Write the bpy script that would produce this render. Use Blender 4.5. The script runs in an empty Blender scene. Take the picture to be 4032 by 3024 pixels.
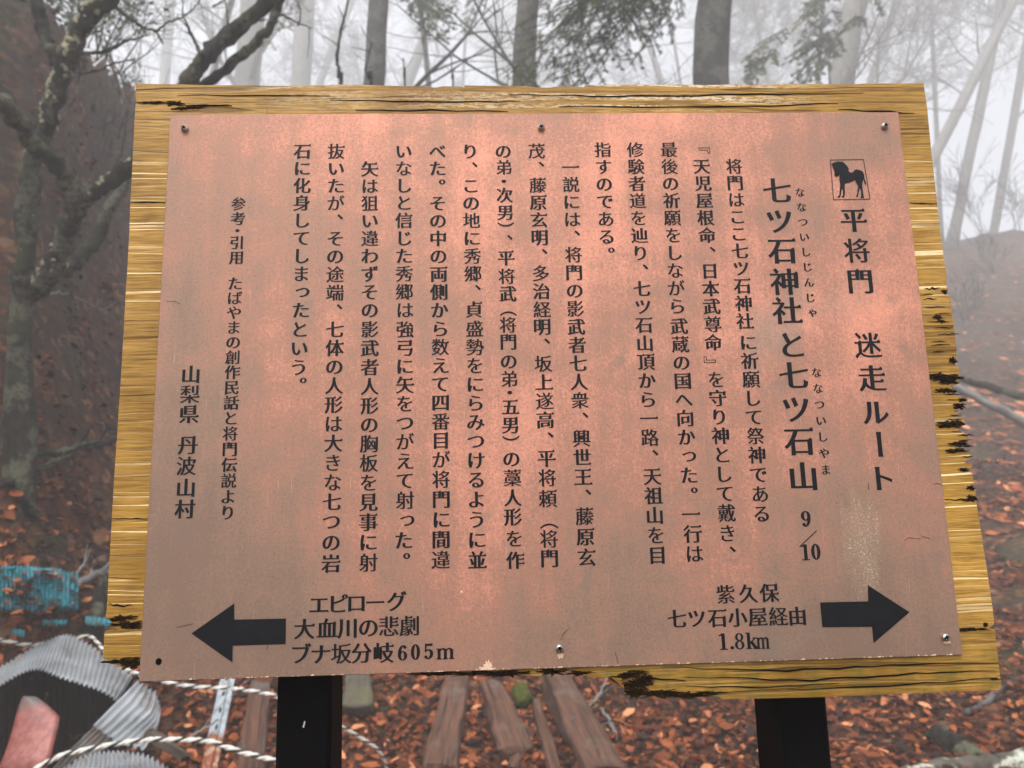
import bpy, math, random
from mathutils import Vector, Matrix, noise
from mathutils.geometry import tessellate_polygon, delaunay_2d_cdt

random.seed(11)
scene = bpy.context.scene
col = scene.collection
R_ = math.radians

# ------------------------------------------------------------------ camera, sky, sun, exposure
CAM = Vector((-0.05325, -0.58374, 1.39156))
RIGHT = Vector((0.99904574, -0.0363946, -0.02414612)).normalized()
FWD = Vector((0.03997559, 0.98465919, 0.16984766))
FWD = (FWD - RIGHT * FWD.dot(RIGHT)).normalized()
UP = RIGHT.cross(FWD)
cd = bpy.data.cameras.new('camera')
cam = bpy.data.objects.new('camera', cd); col.objects.link(cam)
cam.matrix_world = Matrix(((RIGHT.x, UP.x, -FWD.x, CAM.x), (RIGHT.y, UP.y, -FWD.y, CAM.y),
                           (RIGHT.z, UP.z, -FWD.z, CAM.z), (0, 0, 0, 1)))
cd.sensor_width = 36; cd.lens = 36 * 3028 / 4032
cd.clip_start = 0.02; cd.clip_end = 500
cd.dof.use_dof = True; cd.dof.focus_distance = 0.6; cd.dof.aperture_fstop = 11.0
scene.camera = cam

SUN_EL, SUN_AZ = 58, 200          # behind the viewer, a little to the left
w = bpy.data.worlds.new('World'); scene.world = w; w.use_nodes = True
nt = w.node_tree; nt.nodes.clear()
sky = nt.nodes.new('ShaderNodeTexSky'); sky.sky_type = 'NISHITA'; sky.sun_disc = False
sky.sun_elevation = R_(SUN_EL); sky.sun_rotation = R_(SUN_AZ)
sky.air_density = 1.0; sky.dust_density = 6.0; sky.ozone_density = 1.0
hs = nt.nodes.new('ShaderNodeHueSaturation'); hs.inputs['Saturation'].default_value = 0.3
bg = nt.nodes.new('ShaderNodeBackground'); bg.inputs['Strength'].default_value = 0.15
wo = nt.nodes.new('ShaderNodeOutputWorld')
nt.links.new(sky.outputs[0], hs.inputs['Color']); nt.links.new(hs.outputs[0], bg.inputs['Color'])
nt.links.new(bg.outputs[0], wo.inputs['Surface'])
sd = bpy.data.lights.new('sun', 'SUN'); sd.energy = 1.0; sd.angle = R_(25); sd.color = (1.0, 0.96, 0.9)
sun = bpy.data.objects.new('sun', sd); col.objects.link(sun)
sdir = Vector((math.sin(R_(SUN_AZ)) * math.cos(R_(SUN_EL)), math.cos(R_(SUN_AZ)) * math.cos(R_(SUN_EL)), math.sin(R_(SUN_EL))))
sun.rotation_euler = sdir.to_track_quat('Z', 'Y').to_euler()
scene.view_settings.view_transform = 'Standard'; scene.view_settings.look = 'None'
scene.view_settings.exposure = 1.28; scene.view_settings.gamma = 1
scene.cycles.volume_bounces = 2
scene.cycles.max_bounces = 8
HAZE_DENSITY = 0.0155

# ------------------------------------------------------------------ helpers
def ray(px, py):
    """direction through a point of the photograph (2212 wide), unit length along the view axis"""
    s = 4032 / 2212
    return FWD + RIGHT * ((px * s - 2016) / 3028) - UP * ((py * s - 1512) / 3028)
def at(px, py, d):
    return CAM + ray(px, py) * d
def on_plane(fx, fy, Y):
    """point of the vertical plane y = Y seen at full-size pixel fx, fy -> (x, z)"""
    r = FWD + RIGHT * ((fx - 2016) / 3028) - UP * ((fy - 1512) / 3028)
    p = CAM + r * ((Y - CAM.y) / r.y)
    return p.x, p.z

class MB:
    def __init__(self):
        self.v = []; self.f = []; self.m = []; self.tone = []
    def add(self, vs, fs, mat=0, tone=0.5):
        n = len(self.v); self.v.extend([tuple(p) for p in vs])
        for f in fs:
            self.f.append([n + i for i in f]); self.m.append(mat); self.tone.append(tone)
    def tube(self, pts, rad, sides=7, mat=0, wob=0.0, caps=True, tone=0.5):
        pts = [Vector(p) for p in pts]
        n = len(pts)
        if n < 2: return
        T = []
        for i in range(n):
            t = pts[min(i + 1, n - 1)] - pts[max(i - 1, 0)]
            T.append(t.normalized() if t.length > 1e-9 else Vector((0, 0, 1)))
        a = Vector((1, 0, 0)) if abs(T[0].x) < 0.8 else Vector((0, 1, 0))
        N = (a - T[0] * a.dot(T[0])).normalized()
        vs = []
        for i in range(n):
            N = (N - T[i] * N.dot(T[i]))
            N = N.normalized() if N.length > 1e-6 else T[i].orthogonal().normalized()
            B = T[i].cross(N)
            r = rad[i] if hasattr(rad, '__len__') else rad
            for k in range(sides):
                an = 2 * math.pi * k / sides
                rr = r
                if wob:
                    q = pts[i] * (1.2 / max(r * 2, 0.01)) + Vector((math.cos(an), math.sin(an), 0)) * 0.8
                    rr *= 1 + wob * noise.noise(q)
                vs.append(pts[i] + (N * math.cos(an) + B * math.sin(an)) * rr)
        fs = []
        for i in range(n - 1):
            for k in range(sides):
                k2 = (k + 1) % sides
                fs.append((i * sides + k, i * sides + k2, (i + 1) * sides + k2, (i + 1) * sides + k))
        if caps:
            fs.append(tuple(range(sides - 1, -1, -1)))
            fs.append(tuple((n - 1) * sides + k for k in range(sides)))
        self.add(vs, fs, mat, tone)
    def box(self, c, ax, ay, az):
        c = Vector(c); vs = []
        for k in (-1, 1):
            for j in (-1, 1):
                for i in (-1, 1):
                    vs.append(c + ax * i + ay * j + az * k)
        self.add(vs, [(0, 2, 3, 1), (4, 5, 7, 6), (0, 1, 5, 4), (2, 6, 7, 3), (0, 4, 6, 2), (1, 3, 7, 5)])
    def build(self, name, mats, parent=None, smooth=True, tones=False, origin=None):
        me = bpy.data.meshes.new(name)
        o = bpy.data.objects.new(name, me)
        if origin is not None:
            ov = Vector(origin)
            me.from_pydata([tuple(Vector(p) - ov) for p in self.v], [], self.f)
            o.location = ov
        else:
            me.from_pydata(self.v, [], self.f)
        for m in (mats if isinstance(mats, (list, tuple)) else [mats]): me.materials.append(m)
        me.polygons.foreach_set('material_index', self.m)
        me.polygons.foreach_set('use_smooth', [smooth] * len(self.f))
        if tones:
            at_ = me.attributes.new('tone', 'FLOAT', 'FACE'); at_.data.foreach_set('value', self.tone)
        me.update()
        col.objects.link(o)
        if parent is not None: o.parent = parent
        return o

def tag(o, label=None, cat=None, group=None, kind=None):
    if label: o['label'] = label
    if cat: o['category'] = cat
    if group: o['group'] = group
    if kind: o['kind'] = kind
    return o
def empty(name, loc=(0, 0, 0)):
    o = bpy.data.objects.new(name, None); o.location = loc; o.empty_display_size = 0.1
    col.objects.link(o); return o
def local(o, child):
    """parent keeping world place (the thing's Empty is only moved, never turned)"""
    child.parent = o; child.location = Vector(child.location) - Vector(o.location)
    return child

# ------------------------------------------------------------------ materials
class M:
    def __init__(self, name):
        self.m = bpy.data.materials.new(name); self.m.use_nodes = True
        self.n = self.m.node_tree.nodes; self.l = self.m.node_tree.links
        self.b = self.n['Principled BSDF']
        tc = self.n.new('ShaderNodeTexCoord'); self.co = tc.outputs['Object']
        self.geo = self.n.new('ShaderNodeNewGeometry')
    def s(self, **k):
        for a, v in k.items(): self.b.inputs[a.replace('_', ' ')].default_value = v
        return self
    def map(self, scale=(1, 1, 1), rot=(0, 0, 0), src=None):
        n = self.n.new('ShaderNodeMapping'); n.inputs['Scale'].default_value = scale; n.inputs['Rotation'].default_value = rot
        self.l.new(src or self.co, n.inputs[0]); return n.outputs[0]
    def noise(self, scale, detail=4, rough=0.55, vec=None, dist=0.0):
        n = self.n.new('ShaderNodeTexNoise'); n.inputs['Scale'].default_value = scale
        n.inputs['Detail'].default_value = detail; n.inputs['Roughness'].default_value = rough
        n.inputs['Distortion'].default_value = dist
        self.l.new(vec or self.co, n.inputs['Vector']); return n.outputs['Fac']
    def ramp(self, fac, stops, interp='LINEAR'):
        n = self.n.new('ShaderNodeValToRGB'); e = n.color_ramp.elements; n.color_ramp.interpolation = interp
        while len(e) < len(stops): e.new(0.5)
        for i, (p, c) in enumerate(stops):
            e[i].position = p
            e[i].color = (c, c, c, 1) if isinstance(c, (int, float)) else (*c, 1)
        self.l.new(fac, n.inputs[0]); return n.outputs[0]
    def mix(self, fac, a, b, mode='MIX'):
        n = self.n.new('ShaderNodeMix'); n.data_type = 'RGBA'; n.blend_type = mode
        for inp, v in ((n.inputs[0], fac), (n.inputs[6], a), (n.inputs[7], b)):
            if isinstance(v, (int, float)): inp.default_value = v if inp == n.inputs[0] else (v, v, v, 1)
            elif isinstance(v, tuple): inp.default_value = (*v, 1)
            else: self.l.new(v, inp)
        return n.outputs[2]
    def math(self, op, a, b=0.0, clamp=False):
        n = self.n.new('ShaderNodeMath'); n.operation = op; n.use_clamp = clamp
        for inp, v in ((n.inputs[0], a), (n.inputs[1], b)):
            if isinstance(v, (int, float)): inp.default_value = v
            else: self.l.new(v, inp)
        return n.outputs[0]
    def xyz(self, src=None):
        n = self.n.new('ShaderNodeSeparateXYZ'); self.l.new(src or self.co, n.inputs[0]); return n.outputs
    def attr(self, name):
        n = self.n.new('ShaderNodeAttribute'); n.attribute_name = name; return n.outputs['Fac']
    def color(self, v): self.l.new(v, self.b.inputs['Base Color']); return self
    def rough(self, v): self.l.new(v, self.b.inputs['Roughness']); return self
    def bump(self, h, strength=0.5, dist=0.01):
        n = self.n.new('ShaderNodeBump'); n.inputs['Strength'].default_value = strength; n.inputs['Distance'].default_value = dist
        self.l.new(h, n.inputs['Height']); self.l.new(n.outputs[0], self.b.inputs['Normal']); return self

def mat_copper():
    m = M('weathered_copper')
    big = m.noise(6.0, 5, 0.62)
    mid = m.noise(34.0, 4, 0.65)
    fine = m.noise(330.0, 3, 0.75)
    grit = m.noise(620.0, 2, 0.8)
    streak = m.noise(1.0, 5, 0.65, m.map((55, 1, 4)))
    scr = m.noise(1.0, 3, 0.7, m.map((560, 1, 20)))
    x, y, z = m.xyz()
    # browner edges and foot paint the reflection's bright upper centre into the colour
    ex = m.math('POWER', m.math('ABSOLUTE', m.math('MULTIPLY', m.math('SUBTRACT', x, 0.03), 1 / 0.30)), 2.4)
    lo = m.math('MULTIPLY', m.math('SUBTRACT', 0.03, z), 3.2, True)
    t = m.math('ADD', m.math('MULTIPLY', big, 1.05), m.math('MULTIPLY', streak, 0.34))
    t = m.math('ADD', t, m.math('MULTIPLY', mid, 0.35))
    t = m.math('ADD', t, m.math('MULTIPLY', fine, 0.55))
    t = m.math('ADD', t, m.math('MULTIPLY', grit, 0.35))
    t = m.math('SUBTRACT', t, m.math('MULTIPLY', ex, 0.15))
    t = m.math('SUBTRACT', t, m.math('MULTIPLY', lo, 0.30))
    t = m.math('MULTIPLY', m.math('SUBTRACT', t, 0.92), 1.55)
    c = m.ramp(t, [(0.0, (0.235, 0.155, 0.114)), (0.26, (0.295, 0.182, 0.131)), (0.52, (0.39, 0.195, 0.135)), (0.92, (0.69, 0.30, 0.205))])
    spots = m.ramp(m.noise(30.0, 3, 0.5), [(0.64, 0.0), (0.72, 1.0)])
    c = m.mix(m.math('MULTIPLY', spots, 0.45), c, (0.20, 0.16, 0.13))
    verd = m.math('MULTIPLY', m.ramp(m.noise(9.0, 4, 0.55), [(0.58, 0.0), (0.7, 1.0)]), m.math('MULTIPLY', m.math('ADD', x, 0.05), 5.0, True))
    c = m.mix(m.math('MULTIPLY', verd, 0.45), c, (0.24, 0.225, 0.18))
    dk = m.ramp(grit, [(0.30, 1.0), (0.42, 0.0)])
    c = m.mix(m.math('MULTIPLY', dk, 0.45), c, (0.12, 0.07, 0.05))
    # a rubbed, scratched patch above the right arrow, its glints painted as pale specks
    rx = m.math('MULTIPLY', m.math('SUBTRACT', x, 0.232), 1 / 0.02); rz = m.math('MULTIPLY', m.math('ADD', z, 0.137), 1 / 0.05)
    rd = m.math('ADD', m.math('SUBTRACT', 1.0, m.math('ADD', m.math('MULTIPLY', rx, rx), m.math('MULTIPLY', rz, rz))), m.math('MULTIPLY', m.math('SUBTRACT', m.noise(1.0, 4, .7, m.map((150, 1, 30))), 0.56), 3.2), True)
    rub_glint = m.math('MULTIPLY', rd, m.ramp(grit, [(0.56, 0.0), (0.70, 0.8)]))
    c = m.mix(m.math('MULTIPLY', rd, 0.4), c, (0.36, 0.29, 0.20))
    c = m.mix(m.math('MULTIPLY', rub_glint, 0.9), c, (0.9, 0.82, 0.6))
    lt = m.ramp(scr, [(0.64, 0.0), (0.74, 1.0)])
    c = m.mix(m.math('MULTIPLY', lt, 0.3), c, (0.8, 0.5, 0.38))
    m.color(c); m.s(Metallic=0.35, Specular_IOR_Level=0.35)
    m.rough(m.ramp(m.math('ADD', m.math('MULTIPLY', big, 0.6), m.math('MULTIPLY', fine, 0.4)), [(0.3, 0.42), (0.7, 0.6)]))
    m.bump(m.math('ADD', m.math('MULTIPLY', fine, 0.6), m.math('MULTIPLY', grit, 0.4)), 0.12, 0.0006)
    return m.m
def mat_board():
    m = M('varnished_softwood')
    x, y, z = m.xyz()
    warp = m.noise(1.0, 3, 0.5, m.map((3.0, 1, 8)))
    zz = m.math('ADD', z, m.math('MULTIPLY', warp, 0.02))
    cb = m.n.new('ShaderNodeCombineXYZ'); m.l.new(zz, cb.inputs[2]); m.l.new(m.math('MULTIPLY', x, 0.015), cb.inputs[0])
    ring = m.noise(68.0, 2, 0.55, cb.outputs[0])
    fine = m.noise(240.0, 2, 0.6, cb.outputs[0])
    fib = m.noise(1.0, 4, 0.65, m.map((30, 1, 520)))
    blot = m.noise(11.0, 4, 0.6)
    zone = m.noise(13.0, 2, 0.5, cb.outputs[0])
    base = m.mix(m.ramp(blot, [(0.36, 0.0), (0.64, 1.0)]), (0.27, 0.138, 0.016), (0.50, 0.285, 0.055))
    base = m.mix(m.math('MULTIPLY', m.ramp(fib, [(0.38, 1.0), (0.54, 0.0)]), 0.6), base, (0.12, 0.054, 0.007))
    band = m.math('SUBTRACT', 1.0, m.math('MULTIPLY', m.math('ABSOLUTE', m.math('SUBTRACT', z, 0.012)), 16.0), True)
    dz = m.math('MAXIMUM', m.ramp(band, [(0.1, 0.0), (0.45, 1.0)]), m.ramp(zone, [(0.52, 0.0), (0.6, 1.0)]))
    dz = m.math('MAXIMUM', dz, m.math('MULTIPLY', m.math('SUBTRACT', z, 0.16), 30.0, True))
    dz = m.math('MAXIMUM', dz, m.math('MULTIPLY', m.math('SUBTRACT', -0.17, z), 30.0, True))
    ph = m.math('ADD', m.math('MULTIPLY', zz, 88.0), m.math('MULTIPLY', m.noise(30.0, 3, 0.6, cb.outputs[0]), 8.0))
    fr = m.math('FRACT', ph)
    wid = m.noise(1.0, 3, 0.6, m.map((14, 1, 60)))
    thin = m.ramp(fr, [(0.0, 0.0), (0.05, 0.75), (0.16, 1.0), (0.19, 0.0)])
    late = m.math('MAXIMUM', m.math('MULTIPLY', thin, m.ramp(wid, [(0.36, 0.35), (0.55, 1.0)])), m.math('MULTIPLY', m.ramp(fine, [(0.60, 0.0), (0.64, 1.0)]), 0.45))
    base = m.mix(m.math('MULTIPLY', late, m.math('ADD', 0.0, m.math('MULTIPLY', dz, 0.8))), base, (0.10, 0.045, 0.006))
    base = m.mix(m.math('MULTIPLY', dz, 0.22), base, (0.13, 0.068, 0.008))
    pale = m.math('MAXIMUM', m.ramp(fr, [(0.02, 0.0), (0.06, 1.0), (0.13, 1.0), (0.2, 0.0)]), m.math('MULTIPLY', m.ramp(fine, [(0.36, 1.0), (0.39, 0.0)]), 0.35))
    pm_ = m.math('MULTIPLY', m.math('SUBTRACT', 1.0, dz), m.ramp(m.noise(1.0, 3, 0.6, m.map((18, 1, 90))), [(0.38, 0.25), (0.58, 1.0)]))
    base = m.mix(m.math('MULTIPLY', pale, m.math('MULTIPLY', pm_, 0.95)), base, (0.80, 0.62, 0.33))  # pale lines paint the glints of wet grain ridges into the colour
    # flaked coat along the top edge
    topm = m.math('MULTIPLY', m.math('SUBTRACT', z, 0.219), 200.0, True)
    fl = m.ramp(m.noise(1.0, 5, 0.75, m.map((110, 1, 520))), [(0.48, 0.0), (0.51, 1.0)])
    fl2 = m.ramp(m.noise(150.0, 1, 0.5, cb.outputs[0]), [(0.46, 0.0), (0.52, 1.0)])
    midx = m.ramp(m.math('ADD', m.math('MULTIPLY', x, 0.9), m.noise(5.0, 2)), [(0.33, 0.0), (0.62, 1.0)])
    endx = m.math('MULTIPLY', m.math('SUBTRACT', 0.25, x), 9.0, True)
    fl = m.math('MULTIPLY', m.math('MULTIPLY', fl, topm), m.math('MULTIPLY', m.math('MULTIPLY', midx, endx), fl2))
    base = m.mix(m.math('MULTIPLY', fl, 0.9), base, (0.72, 0.60, 0.43))
    # green-brown algae low down
    lowm = m.math('MULTIPLY', m.math('SUBTRACT', -0.19, z), 25.0, True)
    alg = m.math('MULTIPLY', lowm, m.ramp(m.noise(60.0, 4, 0.65), [(0.42, 0.0), (0.62, 1.0)]))
    base = m.mix(m.math('MULTIPLY', alg, 0.6), base, (0.12, 0.095, 0.012))
    m.color(base); m.rough(m.ramp(fib, [(0.35, 0.6), (0.65, 0.38)])); m.s(Specular_IOR_Level=0.3)
    m.bump(m.math('ADD', m.math('MULTIPLY', ring, 0.5), m.math('ADD', m.math('MULTIPLY', thin, -0.5), m.math('MULTIPLY', fib, 0.3))), 0.5, 0.004)
    return m.m
def mat_simple(name, c, rough=0.7, metal=0.0, var=0.3, scale=20.0, c2=None, bump=0.2, bd=0.01, spec=0.5):
    m = M(name)
    f = m.noise(scale, 5, 0.6)
    c2 = c2 or tuple(v * (1 - var) for v in c)
    m.color(m.mix(m.ramp(f, [(0.35, 0.0), (0.65, 1.0)]), c, c2))
    m.s(Roughness=rough, Metallic=metal, Specular_IOR_Level=spec)
    m.bump(m.noise(scale * 3, 4, 0.6), bump, bd)
    return m.m
def mat_bark(name, c, c2, lichen=0.0, lc=(0.42, 0.43, 0.36), scale=18.0, stretch=0.25, moss=0.0):
    m = M(name)
    f = m.noise(scale, 6, 0.65, m.map((1, 1, stretch)))
    base = m.mix(m.ramp(f, [(0.35, 0.0), (0.62, 1.0)]), c, c2)
    if moss:
        base = m.mix(m.math('MULTIPLY', m.ramp(m.noise(4.0, 4), [(0.48, 0.0), (0.6, 1.0)]), moss), base, (0.06, 0.075, 0.025))
    if lichen:
        k = m.math('MULTIPLY', m.ramp(m.noise(5.0, 5, 0.6), [(0.5 , 0.0), (0.56, 1.0)]), m.ramp(m.noise(40.0, 4, 0.7), [(0.38, 0.0), (0.5, 1.0)]))
        base = m.mix(m.math('MULTIPLY', k, lichen), base, lc)
    m.color(base); m.s(Roughness=0.9, Specular_IOR_Level=0.25)
    m.bump(f, 0.8, 0.02)
    return m.m
def mat_tone(name, stops, rough=0.75, trans=0.0):
    m = M(name)
    m.color(m.mix(0.35, m.ramp(m.attr('tone'), stops), m.ramp(m.noise(60.0, 3), [(0.3, (0.03, 0.015, 0.01)), (0.7, (0.40, 0.2, 0.12))]), 'OVERLAY'))
    m.s(Roughness=rough, Specular_IOR_Level=0.18)
    return m.m
def mat_ground():
    m = M('leaf_strewn_soil')
    P = m.geo.outputs['Position']
    v = m.n.new('ShaderNodeTexVoronoi'); v.inputs['Scale'].default_value = 17.0; m.l.new(P, v.inputs['Vector'])
    sp = m.n.new('ShaderNodeSeparateColor'); m.l.new(v.outputs['Color'], sp.inputs[0])
    leaf = m.ramp(sp.outputs[0], [(0.0, (0.016, 0.007, 0.004)), (0.35, (0.05, 0.017, 0.007)), (0.65, (0.11, 0.036, 0.013)), (0.9, (0.22, 0.09, 0.035)), (1.0, (0.34, 0.19, 0.11))])
    soil = m.ramp(m.noise(30.0, 5, 0.65, P), [(0.3, (0.012, 0.009, 0.007)), (0.7, (0.055, 0.036, 0.024))])
    c = m.mix(m.ramp(m.noise(1.3, 5, 0.65, P), [(0.38, 0.15), (0.6, 0.9)]), soil, leaf)
    # moss and grey rock patches up the slope
    px, py, pz = m.xyz(P)
    up = m.math('MULTIPLY', m.math('SUBTRACT', pz, 1.6), 0.3, True)
    gr = m.ramp(m.noise(7.0, 5, 0.7, P), [(0.3, (0.028, 0.021, 0.015)), (0.55, (0.078, 0.058, 0.042)), (0.75, (0.16, 0.13, 0.10))])
    c = m.mix(m.math('MULTIPLY', up, 0.45), c, gr)
    mo = m.ramp(m.noise(1.7, 4, 0.6, P), [(0.56, 0.0), (0.66, 1.0)])
    c = m.mix(m.math('MULTIPLY', mo, 0.5), c, (0.05, 0.06, 0.022))
    m.color(c); m.s(Roughness=0.9, Specular_IOR_Level=0.2)
    m.bump(m.math('ADD', m.noise(12.0, 5, 0.7, P), m.math('MULTIPLY', sp.outputs[1], 0.4)), 1.0, 0.06)
    return m.m

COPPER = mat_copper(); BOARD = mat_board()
INK = mat_simple('black_etched_fill', (0.006, 0.0065, 0.009), 0.5, 0, 0.2, 90, None, 0.05, 0.0003, 0.2)
RUST_EDGE = mat_simple('dark_red_etched_line', (0.05, 0.016, 0.012), 0.5, 0, 0.3, 90, None, 0.05, 0.0003)
STEEL = mat_simple('stainless_steel', (0.62, 0.62, 0.62), 0.28, 1.0, 0.3, 300, None, 0.05, 0.0003)
DARK = mat_simple('black_recess', (0.004, 0.003, 0.003), 0.9, 0, 0.3, 90, None, 0.2, 0.001, 0.1)
BLACKPAINT = mat_simple('black_painted_steel', (0.0010, 0.0011, 0.0012), 0.6, 0, 0.35, 130, (0.002, 0.002, 0.0023), 0.12, 0.001, 0.06)
ROT = mat_simple('rotten_black_wood', (0.004, 0.0025, 0.0015), 0.95, 0, 0.4, 200, (0.016, 0.008, 0.003), 0.8, 0.003, 0.1)
ROT_EDGE = mat_simple('rotten_brown_wood', (0.05, 0.024, 0.007), 0.9, 0, 0.4, 260, (0.015, 0.008, 0.003), 0.8, 0.003, 0.1)
BRIGHT_COPPER = mat_simple('bare_copper', (0.92, 0.66, 0.47), 0.4, 0.4, 0.2, 500, None, 0.3, 0.0006)
SPLINTER = mat_simple('bare_splintered_wood', (0.36, 0.2, 0.07), 0.8, 0, 0.5, 120, None, 0.5, 0.002)

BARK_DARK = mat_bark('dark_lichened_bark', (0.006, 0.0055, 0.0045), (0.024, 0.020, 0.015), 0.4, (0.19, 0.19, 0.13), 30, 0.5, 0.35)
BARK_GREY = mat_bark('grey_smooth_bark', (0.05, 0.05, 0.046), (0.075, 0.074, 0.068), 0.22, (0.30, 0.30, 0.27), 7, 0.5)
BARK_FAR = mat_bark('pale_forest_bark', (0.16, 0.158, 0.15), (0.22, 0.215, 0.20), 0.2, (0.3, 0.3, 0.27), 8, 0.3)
LICHEN = mat_simple('crusty_pale_lichen', (0.42, 0.40, 0.28), 0.95, 0, 0.4, 60, (0.17, 0.16, 0.10), 0.6, 0.01, 0.1)
NEEDLE = mat_tone('conifer_needles', [(0.0, (0.007, 0.011, 0.003)), (0.5, (0.030, 0.046, 0.009)), (1.0, (0.095, 0.12, 0.02))], 0.7)
LEAF = mat_tone('fallen_beech_leaf', [(0.0, (0.020, 0.008, 0.004)), (0.3, (0.085, 0.022, 0.007)), (0.55, (0.215, 0.058, 0.016)), (0.82, (0.43, 0.14, 0.042)), (1.0, (0.66, 0.34, 0.16))], 0.55)
GROUND = mat_ground()

# ------------------------------------------------------------------ the hillside
def az_el(px, py):
    r = ray(px, py); return math.atan2(r.x, r.y), math.atan2(r.z, math.hypot(r.x, r.y))
# skyline of the hill: picture place and distance of the crest
KEYS = [(-300, 40, 7.2), (0, -80, 7.0), (110, 0, 7.1), (150, 60, 7.4), (191, 97, 8.0), (253, 120, 9.2), (308, 139, 10.6), (363, 178, 12.0), (480, 290, 13.5), (800, 380, 16.0), (1300, 450, 24.0), (1800, 480, 36.0), (2040, 490, 36.0), (2212, 480, 36.0), (2600, 520, 36.0)]
PROF = []
for kx, ky, kr in KEYS:
    a, e = az_el(kx, ky); PROF.append((a, CAM.z + kr * math.tan(e), kr))
PROF.sort()
PROF = [(-1.6, 1.5, 12.0), (-1.1, 5.0, 10.0)] + PROF + [(1.05, 6.0, 20.0), (1.6, 1.0, 20.0)]
def prof(a):
    if a <= PROF[0][0] or a >= PROF[-1][0]:
        e = PROF[0] if a <= PROF[0][0] else PROF[-1]
        k = max(0.0, 1 - (abs(a) - 1.6) / 1.2); return e[1] * k, e[2]
    for i in range(len(PROF) - 1):
        a0, a1 = PROF[i], PROF[i + 1]
        if a0[0] <= a <= a1[0]:
            t = (a - a0[0]) / (a1[0] - a0[0]); t = t * t * (3 - 2 * t) * 0.5 + t * 0.5
            return a0[1] + (a1[1] - a0[1]) * t, a0[2] + (a1[2] - a0[2]) * t
def height(x, y, rough=True):
    dx, dy = x - CAM.x, y - CAM.y
    r = math.hypot(dx, dy); a = math.atan2(dx, dy)
    H, Rr = prof(a)
    r0 = 4.1
    if r < r0: h = 0.0
    else:
        t = (r - r0) / (Rr - r0)
        rise = H * (0.55 * t + 0.45 * t ** 2.2) if t < 1.4 else 9e9
        fall = H * 1.0 + .12 * Rr / 10 - (r - Rr) * 0.35
        k = .09 * Rr; q = max(k - abs(rise - fall), 0.0) / k      # a rounded crest
        h = max(0.0 if r < Rr else -4.0, min(rise, fall) - q * q * k * .25)
    if rough:
        k = min(1.0, max(0.0, (r - 1.0) / 3.0))
        p = Vector((x * 0.9, y * 0.9, 3.1))
        h += k * (0.10 * noise.noise(p) + 0.05 * noise.noise(p * 3.1) + min(1, r / 12) * 0.25 * noise.noise(p * 0.45) + min(1.6, r / 14) * .16 * noise.noise(p * 1.7) + min(1.0, max(0, r - 9) / 14) * (.45 * noise.noise(p * .8) + .2 * noise.noise(p * 3.3)))
    return h
def hit(px, py):
    """depth along the view axis at which the hillside is met through a point of the photograph"""
    rv = ray(px, py); d = 2.0
    while d < 40:
        p = CAM + rv * d
        if p.z < height(p.x, p.y): return d
        d += .02
    return 40.0
def onhill(px, py, d, lift=.05):
    return at(px, py, min(d, hit(px, py) - lift))
gm = MB()
radii = [0.0]
r = 0.25
while r < 58: radii.append(r); r *= 1.034 if r > 2 else 1.25
NA = 420
vs = [(CAM.x, CAM.y, height(CAM.x, CAM.y))]
for rr in radii[1:]:
    for k in range(NA):
        a = 2 * math.pi * k / NA
        x, y = CAM.x + math.sin(a) * rr, CAM.y + math.cos(a) * rr
        vs.append((x, y, height(x, y)))
fs = [(0, 1 + (k + 1) % NA, 1 + k) for k in range(NA)]
for i in range(len(radii) - 2):
    for k in range(NA):
        b0 = 1 + i * NA; b1 = b0 + NA; k2 = (k + 1) % NA
        fs.append((b0 + k, b0 + k2, b1 + k2, b1 + k))
gm.add(vs, fs)
ground = gm.build('ground', GROUND); tag(ground, kind='structure')

# ------------------------------------------------------------------ the sign
PW, PH, ZC = 0.6, 0.6 / 1.3783, 1.5
sign = empty('trail_sign', (0, 0.03, 0))
tag(sign, 'copper trail notice with black Japanese lettering on ragged golden wooden board', 'sign')
SO = Vector(sign.location)
def spart(o):   # a part built in world coordinates, with its origin at the plate centre
    return local(sign, o)
ORG = Vector((0, 0, ZC))

# plate: rounded-edge sheet 1.5 mm thick, its front at y = 0
pm = MB()
seg = 48
hw, hh = PW / 2, PH / 2
def plate_ring(ins, y):
    out = []
    for (ax, az), (bx, bz) in zip([(-hw, -hh), (hw, -hh), (hw, hh), (-hw, hh)], [(hw, -hh), (hw, hh), (-hw, hh), (-hw, -hh)]):
        for k in range(24):
            t = k / 24; x = ax + (bx - ax) * t; z = az + (bz - az) * t
            x = max(-hw + ins, min(hw - ins, x)); z = max(-hh + ins, min(hh - ins, z))
            out.append((x, y, z + ZC))
    return out
r0 = plate_ring(0.0004, 0.0); r1 = plate_ring(0, 0.0004); r2 = plate_ring(0, 0.0015)
n = len(r0)
pm.add(r0 + r1 + r2, [tuple(range(n))] + [(n + k, n + (k + 1) % n, (k + 1) % n, k) for k in range(n)] +
       [(2 * n + k, 2 * n + (k + 1) % n, n + (k + 1) % n, n + k) for k in range(n)] + [tuple(range(3 * n - 1, 2 * n - 1, -1))])
plate = spart(pm.build('copper_plate', COPPER, smooth=False, origin=ORG))

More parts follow.
